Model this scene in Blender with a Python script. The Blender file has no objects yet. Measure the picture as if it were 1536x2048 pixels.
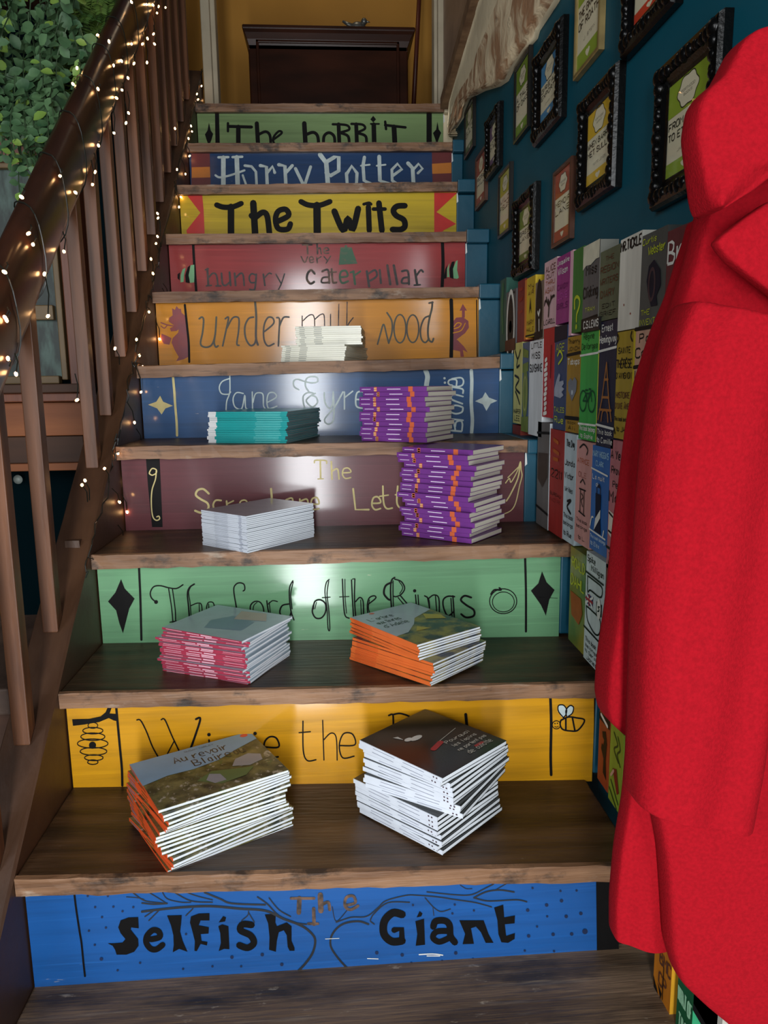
import bpy, math, random
from mathutils import Vector, Matrix
random.seed(7)
R = random.Random(11)
COL = bpy.context.scene.collection
SC = bpy.context.scene

# ------------------------------------------------------------------ camera
FPX = 1500.0
CAM = Vector((0.46390, -0.79666, 0.90883))
YAW, PITCH, ROLL = -0.0686, -0.1708, -0.0135
def _axes():
    cy, sy, cp, sp = math.cos(YAW), math.sin(YAW), math.cos(PITCH), math.sin(PITCH)
    f = Vector((-sy*cp, cy*cp, sp)); r = Vector((cy, sy, 0)); u = r.cross(f)
    cr, sr = math.cos(ROLL), math.sin(ROLL)
    return cr*r + sr*u, -sr*r + cr*u, f
AX_R, AX_U, AX_F = _axes()
cd = bpy.data.cameras.new('camera'); cam = bpy.data.objects.new('camera', cd); COL.objects.link(cam)
cd.sensor_fit = 'VERTICAL'; cd.sensor_height = 24.0; cd.lens = FPX*24.0/2048.0
cd.clip_start = 0.02
mw = Matrix.Identity(4)
for i in range(3):
    mw[i][0], mw[i][1], mw[i][2], mw[i][3] = AX_R[i], AX_U[i], -AX_F[i], CAM[i]
cam.matrix_world = mw
SC.camera = cam

# ------------------------------------------------------------------ world, daylight, exposure
SC.view_settings.view_transform = 'Standard'; SC.view_settings.look = 'None'
SC.view_settings.gamma = 1.0; SC.view_settings.use_curve_mapping = False
SC.view_settings.exposure = -0.6
w = bpy.data.worlds.new('world'); SC.world = w; w.use_nodes = True
w.node_tree.nodes['Background'].inputs[0].default_value = (0.75, 0.85, 1.0, 1)
w.node_tree.nodes['Background'].inputs[1].default_value = 0.06
def area(name, loc, aim, sx, sy, power, col):
    l = bpy.data.lights.new(name, 'AREA'); l.shape = 'RECTANGLE'; l.size = sx; l.size_y = sy
    l.energy = power; l.color = col
    o = bpy.data.objects.new(name, l); COL.objects.link(o); o.location = loc
    o.rotation_euler = (Vector(aim)-Vector(loc)).to_track_quat('-Z', 'Y').to_euler()
    return o
area('daylight_door', (0.30, -2.2, 0.30), (0.38, 0.6, 0.30), 0.28, 2.9, 120, (0.95, 0.98, 1.0))
area('daylight_window', (-1.5, -2.2, 1.75), (0.7, 0.6, 0.7), 1.0, 1.3, 62, (0.95, 0.98, 1.0))
area('daylight_window', (1.55, -2.8, 1.3), (0.5, 0.6, 0.6), 0.6, 1.5, 52, (0.93, 0.97, 1.0))
area('landing_lamp', (0.45, 2.62, 3.6), (0.5, 2.9, 1.9), 0.3, 0.3, 2.2, (1.0, 0.8, 0.55))

# ------------------------------------------------------------------ projection helpers
def ray(px, py): return AX_R*((px-768)/FPX) - AX_U*((py-1024)/FPX) + AX_F
def on(px, py, ax, v):
    d = ray(px, py); return CAM + d*((v-CAM[ax])/d[ax])
def onx(px, py, x): return on(px, py, 0, x)
def ony(px, py, y): return on(px, py, 1, y)
def onz(px, py, z): return on(px, py, 2, z)
def pix(P):
    d = Vector(P)-CAM; z = d.dot(AX_F)
    return 768+FPX*d.dot(AX_R)/z, 1024-FPX*d.dot(AX_U)/z

# ------------------------------------------------------------------ object helpers
def tag(o, label=None, cat=None, group=None, kind=None):
    if label: o['label'] = label
    if cat: o['category'] = cat
    if group: o['group'] = group
    if kind: o['kind'] = kind
    return o
def thing(name, label, cat, loc=(0, 0, 0), group=None, rz=0):
    o = bpy.data.objects.new(name, None); COL.objects.link(o)
    o.empty_display_size = 0.05
    o.location = loc; o.rotation_euler = (0, 0, rz)
    return tag(o, label, cat, group)
class MB:
    def __init__(s): s.v = []; s.f = []; s.m = []
    def add(s, vs, fs, m=0):
        b = len(s.v); s.v += [tuple(p) for p in vs]
        for f in fs: s.f.append([b+i for i in f]); s.m.append(m)
        return s
    def box(s, a, b, m=0):
        x0, y0, z0 = a; x1, y1, z1 = b
        return s.hexa([(x0,y0,z0),(x1,y0,z0),(x1,y1,z0),(x0,y1,z0),(x0,y0,z1),(x1,y0,z1),(x1,y1,z1),(x0,y1,z1)], m)
    def hexa(s, v, m=0):
        return s.add(v, [(0,3,2,1),(4,5,6,7),(0,1,5,4),(1,2,6,5),(2,3,7,6),(3,0,4,7)], m)
    def beam(s, p0, p1, w, h, up=(0, 0, 1), m=0):
        p0, p1 = Vector(p0), Vector(p1); d = (p1-p0).normalized()
        a = d.cross(Vector(up)).normalized(); b = a.cross(d)
        v = [p+a*(sx*w/2)+b*(sy*h/2) for p in (p0, p1) for sx, sy in ((-1,-1),(1,-1),(1,1),(-1,1))]
        return s.add(v, [(3,2,1,0),(4,5,6,7),(0,1,5,4),(1,2,6,5),(2,3,7,6),(3,0,4,7)], m)
    def tube(s, pts, r, n=6, caps=True):
        pts = [Vector(p) for p in pts]; rr = r if isinstance(r, (list, tuple)) else [r]*len(pts)
        rings = []; up = None
        for i, p in enumerate(pts):
            t = (pts[min(i+1, len(pts)-1)]-pts[max(i-1, 0)]).normalized()
            a = up if up is not None else (Vector((0,0,1)) if abs(t.z) < .9 else Vector((1,0,0)))
            a = (a-t*a.dot(t)).normalized(); up = a; b = t.cross(a)
            rings.append([p+(a*math.cos(2*math.pi*k/n)+b*math.sin(2*math.pi*k/n))*rr[i] for k in range(n)])
        return s.loft(rings, caps)
    def loft(s, rings, caps=True, m=0):
        n = len(rings[0]); b = len(s.v)
        for rg in rings: s.v += [tuple(p) for p in rg]
        for i in range(len(rings)-1):
            for k in range(n):
                s.f.append([b+i*n+k, b+i*n+(k+1) % n, b+(i+1)*n+(k+1) % n, b+(i+1)*n+k]); s.m.append(m)
        if caps:
            s.f.append([b+k for k in range(n)][::-1]); s.m.append(m)
            s.f.append([b+(len(rings)-1)*n+k for k in range(n)]); s.m.append(m)
        return s
    def ball(s, c, r, n=8, k=5, sc=(1, 1, 1)):
        c = Vector(c); rings = []
        for j in range(1, k):
            th = math.pi*j/k
            rings.append([c+Vector((r*sc[0]*math.sin(th)*math.cos(2*math.pi*i/n), r*sc[1]*math.sin(th)*math.sin(2*math.pi*i/n), -r*sc[2]*math.cos(th))) for i in range(n)])
        b = len(s.v); s.loft(rings, False)
        s.v += [tuple(c-Vector((0, 0, r*sc[2]))), tuple(c+Vector((0, 0, r*sc[2])))]; e = len(s.v)
        for i in range(n):
            s.f.append([e-2, b+(i+1) % n, b+i]); s.m.append(0)
            s.f.append([e-1, b+(k-2)*n+i, b+(k-2)*n+(i+1) % n]); s.m.append(0)
        return s
def obj(name, mb, mats, parent=None, label=None, smooth=False, local=False, kind=None, bevel=0, subsurf=0):
    me = bpy.data.meshes.new(name)
    vs = mb.v
    root = parent
    if parent is not None and not local:
        off = Vector((0, 0, 0)); q = parent
        while q is not None: off += Vector(q.location); q = q.parent
        vs = [tuple(Vector(p)-off) for p in vs]
    me.from_pydata(vs, [], mb.f); me.update()
    if not isinstance(mats, (list, tuple)): mats = [mats]
    for m in mats: me.materials.append(m)
    if any(mb.m): me.polygons.foreach_set('material_index', mb.m)
    if smooth: me.polygons.foreach_set('use_smooth', [True]*len(me.polygons))
    o = bpy.data.objects.new(name, me); COL.objects.link(o); o.parent = parent
    if bevel:
        md = o.modifiers.new('bevel', 'BEVEL'); md.width = bevel; md.segments = 2; md.limit_method = 'ANGLE'
    if subsurf:
        md = o.modifiers.new('subsurf', 'SUBSURF'); md.levels = subsurf; md.render_levels = subsurf
    if label: o['label'] = label
    if kind: o['kind'] = kind
    return o
def copy_tree(o, parent=None):
    c = o.copy(); COL.objects.link(c)
    if parent is not None:
        c.parent = parent; c.matrix_parent_inverse = Matrix.Identity(4)
    for ch in list(o.children): copy_tree(ch, c)
    return c

# ------------------------------------------------------------------ materials
def lin(c): c = c/255.0; return c/12.92 if c <= 0.04045 else ((c+0.055)/1.055)**2.4
def rgb(c): return (lin(c[0]), lin(c[1]), lin(c[2]), 1)
_mats = {}
def mat(name, c, rough=.5, var=.15, vs=12., st=(1, 1, 1), bump=.0, bs=60., bst=None, c2=None, coat=0, sheen=0, spec=.5, thr=None, metal=0, emit=0, cr=.25):
    if name in _mats: return _mats[name]
    m = bpy.data.materials.new(name); m.use_nodes = True; nt = m.node_tree; nd = nt.nodes; L = nt.links
    p = nd['Principled BSDF']; p.inputs['Roughness'].default_value = rough
    p.inputs['Specular IOR Level'].default_value = spec; p.inputs['Metallic'].default_value = metal
    p.inputs['Coat Weight'].default_value = coat; p.inputs['Coat Roughness'].default_value = cr
    p.inputs['Sheen Weight'].default_value = sheen
    base = rgb(c)
    if emit:
        p.inputs['Emission Color'].default_value = base; p.inputs['Emission Strength'].default_value = emit
    tc = nd.new('ShaderNodeTexCoord')
    def noise(scale, stretch, detail=4):
        mp = nd.new('ShaderNodeMapping'); mp.inputs['Scale'].default_value = stretch
        L.new(tc.outputs['Object'], mp.inputs['Vector'])
        n = nd.new('ShaderNodeTexNoise'); n.inputs['Scale'].default_value = scale; n.inputs['Detail'].default_value = detail
        L.new(mp.outputs[0], n.inputs['Vector']); return n
    if var or c2:
        n = noise(vs, st)
        rp = nd.new('ShaderNodeValToRGB'); L.new(n.outputs[0], rp.inputs[0])
        lo, hi = (.32, .68) if thr is None else thr
        rp.color_ramp.elements[0].position = lo; rp.color_ramp.elements[1].position = hi
        if c2:
            rp.color_ramp.elements[0].color = base; rp.color_ramp.elements[1].color = rgb(c2)
        else:
            rp.color_ramp.elements[0].color = tuple(x*(1-var) for x in base[:3])+(1,)
            rp.color_ramp.elements[1].color = tuple(min(1, x*(1+var)) for x in base[:3])+(1,)
        L.new(rp.outputs[0], p.inputs['Base Color'])
    else: p.inputs['Base Color'].default_value = base
    if bump:
        n2 = noise(bs, bst or st, 5); b = nd.new('ShaderNodeBump'); b.inputs['Strength'].default_value = bump
        b.inputs['Distance'].default_value = .004
        L.new(n2.outputs[0], b.inputs['Height']); L.new(b.outputs[0], p.inputs['Normal'])
    _mats[name] = m; return m
def worn(m, layers):
    """adds stains, scratches and wear: (scale, stretch, lo, hi, colour, amount)"""
    nt = m.node_tree; L = nt.links; p = nt.nodes['Principled BSDF']
    for sc, st, lo, hi, c, amt in layers:
        src = p.inputs['Base Color'].links[0].from_socket
        tc = nt.nodes.new('ShaderNodeTexCoord'); mp = nt.nodes.new('ShaderNodeMapping'); mp.inputs['Scale'].default_value = st
        mp.inputs['Location'].default_value = (sc*.37, sc*.11, sc*.23)
        n = nt.nodes.new('ShaderNodeTexNoise'); n.inputs['Scale'].default_value = sc; n.inputs['Detail'].default_value = 6; n.inputs['Roughness'].default_value = .65
        r = nt.nodes.new('ShaderNodeMapRange'); r.inputs[1].default_value = lo; r.inputs[2].default_value = hi; r.inputs[4].default_value = amt
        x = nt.nodes.new('ShaderNodeMix'); x.data_type = 'RGBA'
        L.new(tc.outputs['Object'], mp.inputs[0]); L.new(mp.outputs[0], n.inputs[0]); L.new(n.outputs[0], r.inputs[0])
        L.new(r.outputs[0], x.inputs[0]); L.new(src, x.inputs[6]); x.inputs[7].default_value = rgb(c)
        L.new(x.outputs[2], p.inputs['Base Color'])
    return m
def _paint(name, c, **k):
    d = dict(rough=.45, var=.07, vs=9, st=(.35, 1, 2.5), bump=.085, bs=60, bst=(.06, 1, 1.8), coat=.75, cr=.12, spec=.25); d.update(k)
    return mat(name, c, **d)
def paint(name, c, grime=True, **k):
    if name in _mats: return _mats[name]
    m = _paint(name, c, **k)
    if grime: worn(m, [(12, (.12, 1, 3.5), .5, .78, tuple(x*.62 for x in c), .55), (30, (.1, 1, 6), .58, .72, tuple(min(255, x*1.22+12) for x in c), .35), (48, (.22, 1, 1.6), .71, .75, (206, 196, 170), .7)])
    return m
def ink(name, c): return mat(name, c, rough=.55, var=.12, vs=40, spec=.12)
TREAD = worn(mat('dark_worn_wood', (46, 31, 20), rough=.42, c2=(98, 71, 48), vs=7, st=(.5, 3.5, 3.5), bump=.45, bs=26, bst=(.4, 6, 6), thr=(.35, .75)),
    [(5, (.7, 2, 2), .5, .68, (30, 26, 22), .75), (34, (.16, 5, 5), .6, .72, (128, 102, 78), .4), (60, (.5, 1.4, 1), .7, .76, (168, 150, 126), .5)])
TREAD0 = worn(mat('grey_scuffed_wood', (84, 65, 48), rough=.5, c2=(138, 112, 88), vs=7, st=(.5, 3.5, 3.5), bump=.5, bs=26, bst=(.4, 6, 6), thr=(.35, .75)),
    [(5, (.7, 2, 2), .5, .66, (34, 29, 25), .8), (30, (.2, 3, 5), .56, .7, (150, 132, 112), .5), (55, (.5, 1.4, 1), .64, .72, (186, 170, 148), .6)])
NOSE = worn(mat('worn_wood_edge', (98, 66, 43), rough=.55, c2=(150, 112, 82), vs=9, st=(.5, 2, 6), bump=.6, bs=22, bst=(.5, 3, 6), thr=(.3, .7)),
    [(9, (1, 1, 1.6), .53, .64, (40, 30, 23), .9), (30, (.3, 2, 6), .58, .7, (60, 42, 30), .6), (14, (.6, 1, 2), .62, .7, (190, 176, 158), .4)])
BALW = mat('brown_varnished_wood', (70, 40, 21), rough=.5, c2=(112, 68, 38), vs=10, st=(3, 3, .35), bump=.15, bs=30, bst=(3, 3, .4))
RAILW = mat('dark_rail_wood', (40, 21, 12), rough=.34, c2=(60, 32, 18), vs=6, st=(4, 1, 1), bump=.12, bs=20, coat=.2)
STRW = mat('dark_string_wood', (52, 31, 18), rough=.5, c2=(76, 49, 30), vs=6, st=(3, .8, .8), bump=.3, bs=30)
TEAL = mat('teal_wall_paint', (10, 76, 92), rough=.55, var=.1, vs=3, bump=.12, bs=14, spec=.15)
PLINTH = mat('blue_plinth_paint', (12, 74, 95), rough=.4, var=.12, vs=8, bump=.15, bs=30)
CHIP = mat('chipped_white_paint', (214, 216, 212), rough=.6, var=.1)
BLACK = ink('black_paint', (16, 15, 15)); CREAM = ink('cream_paint', (196, 182, 128)); PALE = ink('pale_grey_paint', (188, 200, 198))
FADED = mat('faded_black_paint', (52, 44, 40), rough=.6, c2=(112, 84, 66), vs=60, thr=(.42, .62))
GREENINK = mat('green_worn_paint', (44, 86, 58), rough=.55, c2=(90, 84, 62), vs=70, thr=(.5, .7))
PAPER = mat('white_page_edges', (226, 232, 238), rough=.8, var=.12, vs=4, st=(1, 1, 260), spec=.2)
PAPERC = mat('cream_page_edges', (214, 210, 194), rough=.8, var=.14, vs=4, st=(1, 1, 260), spec=.2)
PLASTER = mat('rough_lime_plaster', (226, 206, 170), rough=.9, c2=(158, 118, 84), vs=13, st=(2.2, 1.3, .45), bump=.7, bs=40, bst=(2, 1.5, .7), thr=(.42, .58))
PLASTER2 = mat('smooth_lime_plaster', (222, 206, 172), rough=.8, var=.12, vs=6, bump=.4, bs=30)
OCHRE = mat('ochre_wall_paint', (176, 124, 42), rough=.7, var=.08, vs=3)
WHITEW = mat('off_white_trim_paint', (176, 164, 140), rough=.5, var=.08)
MAHOG = mat('dark_mahogany', (40, 20, 11), rough=.32, c2=(62, 31, 18), vs=6, st=(.5, 2, 2), spec=.25)
GLASS = bpy.data.materials.new('picture_glass'); GLASS.use_nodes = True
_nt = GLASS.node_tree; _nt.nodes.remove(_nt.nodes['Principled BSDF'])
_t = _nt.nodes.new('ShaderNodeBsdfTransparent'); _g = _nt.nodes.new('ShaderNodeBsdfGlossy'); _g.inputs['Roughness'].default_value = .03
_mx = _nt.nodes.new('ShaderNodeMixShader')
_mx.inputs[0].default_value = .035; _nt.links.new(_t.outputs[0], _mx.inputs[1]); _nt.links.new(_g.outputs[0], _mx.inputs[2])
_nt.links.new(_mx.outputs[0], _nt.nodes['Material Output'].inputs[0])

# ------------------------------------------------------------------ brush strokes and hand lettering
def smooth(pts, k=5):
    if len(pts) < 3: return pts
    out = []; n = len(pts)
    for i in range(n-1):
        p0, p1, p2, p3 = pts[max(i-1, 0)], pts[i], pts[i+1], pts[min(i+2, n-1)]
        for j in range(k):
            t = j/k; a = []
            for c in (0, 1):
                a.append(.5*(2*p1[c]+(p2[c]-p0[c])*t+(2*p0[c]-5*p1[c]+4*p2[c]-p3[c])*t*t+(3*p1[c]-p0[c]-3*p2[c]+p3[c])*t**3))
            out.append(tuple(a))
    out.append(pts[-1]); return out
ZC = [0.0]
def ribbon(mb, pts, w, fn, cap=True):
    """flat painted stroke of width w along 2-D points; fn maps (u, v) to the surface"""
    q = [pts[0]]
    for p in pts[1:]:
        if math.hypot(p[0]-q[-1][0], p[1]-q[-1][1]) > 1e-6: q.append(p)
    pts = q
    if len(pts) < 2:
        return disc(mb, pts[0][0], pts[0][1], w/2, w/2, fn)
    L = []; Rr = []
    for i in range(len(pts)):
        a = pts[max(i-1, 0)]; b = pts[min(i+1, len(pts)-1)]
        dx, dy = b[0]-a[0], b[1]-a[1]; d = math.hypot(dx, dy) or 1e-9
        nx, ny = -dy/d*w/2, dx/d*w/2
        L.append((pts[i][0]+nx, pts[i][1]+ny)); Rr.append((pts[i][0]-nx, pts[i][1]-ny))
    n = len(pts); z0 = ZC[0]; vs = []
    for S in (L, Rr):
        for i, p in enumerate(S): ZC[0] = z0+i*.1; vs.append(fn(*p))
    ZC[0] = z0+n*.1+1
    mb.add(vs, [(i, i+1, n+i+1, n+i) for i in range(n-1)])
    if cap:
        for (p, q, o) in ((pts[0], pts[1], 1), (pts[-1], pts[-2], 1)):
            th = math.atan2(p[1]-q[1], p[0]-q[0])
            vs = [fn(p[0]+w/2*math.cos(th+a), p[1]+w/2*math.sin(th+a)) for a in [math.pi*(k/4-.5) for k in range(5)]]
            mb.add(vs, [tuple(range(5))])
def poly(mb, pts, fn): ZC[0] += 1; mb.add([fn(*p) for p in pts], [tuple(range(len(pts)))])
def disc(mb, x, y, rx, ry, fn, n=14): poly(mb, [(x+rx*math.cos(2*math.pi*k/n), y+ry*math.sin(2*math.pi*k/n)) for k in range(n)], fn)
def ellipse(mb, x, y, rx, ry, w, fn, n=26): ribbon(mb, [(x+rx*math.cos(2*math.pi*k/n), y+ry*math.sin(2*math.pi*k/n)) for k in range(n+1)], w, fn, False)
def P2(s): return [tuple(float(c) for c in t.split(',')) for t in s.split()]
SW = [1.0]
def draw(mb, spec, fn):
    """spec: ';'-separated items. 'w|x,y ..' smooth stroke, 'w!x,y ..' straight stroke, 'P|..' filled, 'd r|..' dots, 'o w rx ry|x,y' ring"""
    for it in spec.split(';'):
        it = it.strip()
        if not it: continue
        sep = '!' if '!' in it else '|'
        h, b = it.split(sep); pts = P2(b)
        if h[0] == 'P': poly(mb, pts, fn)
        elif h[0] == 'd':
            for p in pts: disc(mb, p[0], p[1], float(h[1:]), float(h[1:]), fn)
        elif h[0] == 'o':
            ww, rx, ry = [float(t) for t in h[1:].split()]
            ellipse(mb, pts[0][0], pts[0][1], rx, ry, ww, fn)
        else: ribbon(mb, smooth(pts) if sep == '|' else pts, float(h)*SW[0], fn)
GL = {'A':'02 28 42|14 34','B':'02 08 28 37 36 25 05|25 44 43 32 02','C':'47 38 18 07 03 12 32 43','D':'02 08 28 46 44 22 02','E':'48 08 02 42|05 35','F':'48 08 02|05 35',
'G':'47 38 18 07 03 12 32 43 45 25','H':'08 02|48 42|05 45','I':'28 22','J':'48 43 32 12 03','K':'08 02|48 05 42','L':'08 02 42','M':'02 08 25 48 42','N':'02 08 42 48',
'O':'18 07 03 12 32 43 47 38 18','P':'02 08 38 47 46 35 05','Q':'18 07 03 12 32 43 47 38 18|24 42','R':'02 08 38 47 46 35 05|25 42','S':'47 38 18 07 06 15 35 44 43 32 12 03',
'T':'08 48|28 22','U':'08 03 12 32 43 48','V':'08 22 48','W':'08 12 25 32 48','X':'08 42|48 02','Y':'08 25 48|25 22','Z':'08 48 02 42',
'a':'35 26 15 13 22 33|36 32','b':'08 02|05 26 35 33 22 03','c':'35 26 15 13 22 33','d':'38 32|35 16 05 03 12 33','e':'04 34 35 26 16 05 03 12 32','f':'38 28 27 22|16 36',
'g':'36 31 20 10|35 16 05 03 12 33','h':'08 02|05 26 35 32','i':'26 22|28 27','j':'26 21 10|28 27','k':'08 02|36 04 32','l':'28 22','m':'06 02|05 16 25 22|25 36 45 42',
'n':'06 02|05 26 35 32','o':'16 05 03 12 22 33 35 26 16','p':'06 00|05 26 35 33 22 03','q':'36 30|35 16 05 03 12 33','r':'06 02|04 26 36','s':'35 26 16 05 33 22 12 03',
't':'28 23 32|16 36','u':'06 03 12 33|36 32','v':'06 22 46','w':'06 12 25 32 46','x':'06 32|36 02','y':'06 13 33|36 31 20 10','z':'06 36 02 32',
'1':'17 28 22','2':'07 18 38 47 46 02 42',"'":'28 27','.':'22 23','-':'15 35','?':'07 18 38 47 45 24|22 23'}
ACC = {'é':('e','17 38'),'è':('e','37 18'),'É':('E','19 39'),'È':('E','39 19'),'Â':('A','19 29 39'),'â':('a','17 28 37')}
def letters(mb, text, u0, v0, u1, v1, fn, wt=.13, jit=.0):
    """single line of brush lettering fitted in the rectangle; (u0, v0) is the top left, v grows downwards"""
    adv = 0; runs = []
    for ch in text:
        if ch == ' ': adv += 3; continue
        acc = None
        if ch in ACC: ch, acc = ACC[ch]
        g = GL.get(ch)
        if g is None: adv += 3; continue
        narrow = ch in "ilI1'.jt"
        x0 = adv-(1.2 if narrow else 0)
        for pl in g.split('|')+([acc] if acc else []):
            runs.append([(x0+int(t[0])+R.uniform(-jit, jit), int(t[1])+R.uniform(-jit, jit)) for t in pl.split()])
        adv += 2.6 if narrow else (5.3 if (ch.isupper() or ch in 'mw2?') else 4.4)
    adv = max(adv-1.3, 1)
    ys = [p[1] for r in runs for p in r]
    lo, hi = 2, 8
    if max(ys) <= 6: hi = 6
    if min(ys) < 2: lo = 0
    sx, sy = (u1-u0)/adv, (v1-v0)/(hi-lo)
    wd = wt*abs(v1-v0)*.9
    for r in runs:
        ribbon(mb, [(u0+p[0]*sx, v1-(p[1]-lo)*sy) for p in r], wd, fn, False)

# ------------------------------------------------------------------ staircase
G_, RZ, NN, TH = 0.22695, 0.194045, 0.025, 0.028
LPX = {1:(45,1757),2:(133,1386),3:(203,1110),4:(250,893),5:(283,732),6:(316,584),7:(345,468),8:(370,370),9:(385,286),10:(400,207)}
RPX = {1:(1232,1731),2:(1197,1366),3:(1120,1087),4:(1055,880),5:(1000,713),6:(958,573),7:(933,463),8:(915,363),9:(905,284),10:(888,207)}
ZL = {0: 0.0}; ZR = {0: 0.0}; XR = {0: .965}
for k in LPX:
    ZL[k] = ony(*LPX[k], k*G_).z; q = ony(*RPX[k], k*G_); ZR[k] = q.z; XR[k] = q.x
XWALL, XBK = 0.965, 0.932
def ztop(k): return (ZL[k]+ZR[k])/2
stairs = thing('staircase', 'old wooden staircase with hand painted book-spine risers between the banister and teal wall', 'staircase', (0, 0, 0))
for k in range(0, 11):
    y0 = k*G_; y1 = (k+1)*G_+NN+.015 if k < 10 else y0+.14
    if k == 0: y0 = -.3
    xl, xr = -.014, (XR[k] if 0 < k else XWALL)
    if k == 1: xr = .925
    if k in (2, 3): xr = XWALL-.001
    a, b = ZL[k], ZR[k]
    mb = MB().hexa([(xl,y0+.004,a-TH),(xr,y0+.004,b-TH),(xr,y1,b-TH),(xl,y1,a-TH),(xl,y0+.004,a),(xr,y0+.004,b),(xr,y1,b),(xl,y1,a)])
    t = obj('tread', mb, TREAD if k else TREAD0, stairs, bevel=.003)
    if k:
        # worn, uneven front edge
        n = 40; top = []; bot = []; btop = []; bbot = []
        for i in range(n+1):
            s = i/n; x = xl+(xr-xl)*s; z = a+(b-a)*s
            j = R.uniform(-.0016, .0004); j2 = R.uniform(-.0015, .0015)
            top.append((x, y0-.001+R.uniform(-.001, .001), z+j)); bot.append((x, y0+R.uniform(-.001, .001), z-TH+j2-.001))
            btop.append((x, y0+.007, z+.0006)); bbot.append((x, y0+.007, z-TH-.001))
        vs = top+bot+btop+bbot; N = n+1; fs = []
        for i in range(n):
            fs += [(i, N+i, N+i+1, i+1), (i, i+1, 2*N+i+1, 2*N+i), (N+i, 3*N+i, 3*N+i+1, N+i+1)]
        fs += [(0, 2*N, 3*N, N), (n, N+n, 3*N+n, 2*N+n)]
        obj('nosing', MB().add(vs, fs), NOSE, t, label='paler worn front edge')
PC = {1:(23,84,152),2:(206,146,14),3:(106,156,114),4:(92,42,48),5:(26,70,116),6:(198,128,12),7:(150,46,46),8:(198,168,36),9:(14,54,98),10:(124,150,98)}
RLAB = {1:'blue painted riser with large black lettering and bare branches',2:'yellow painted riser with black lettering, beehive and bee',3:'pale green riser with thin black lettering and long diamonds',
4:'maroon riser with thin cream lettering and black band',5:'dark blue riser with cream script lettering and pale stars',6:'amber riser with slanted black lettering and red figures',
7:'red riser with worn black lettering and green bell',8:'yellow riser with thick black lettering and red triangles',9:'blue riser with pale angular lettering and striped ends',10:'green riser under the top tread with dark lettering'}
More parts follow.
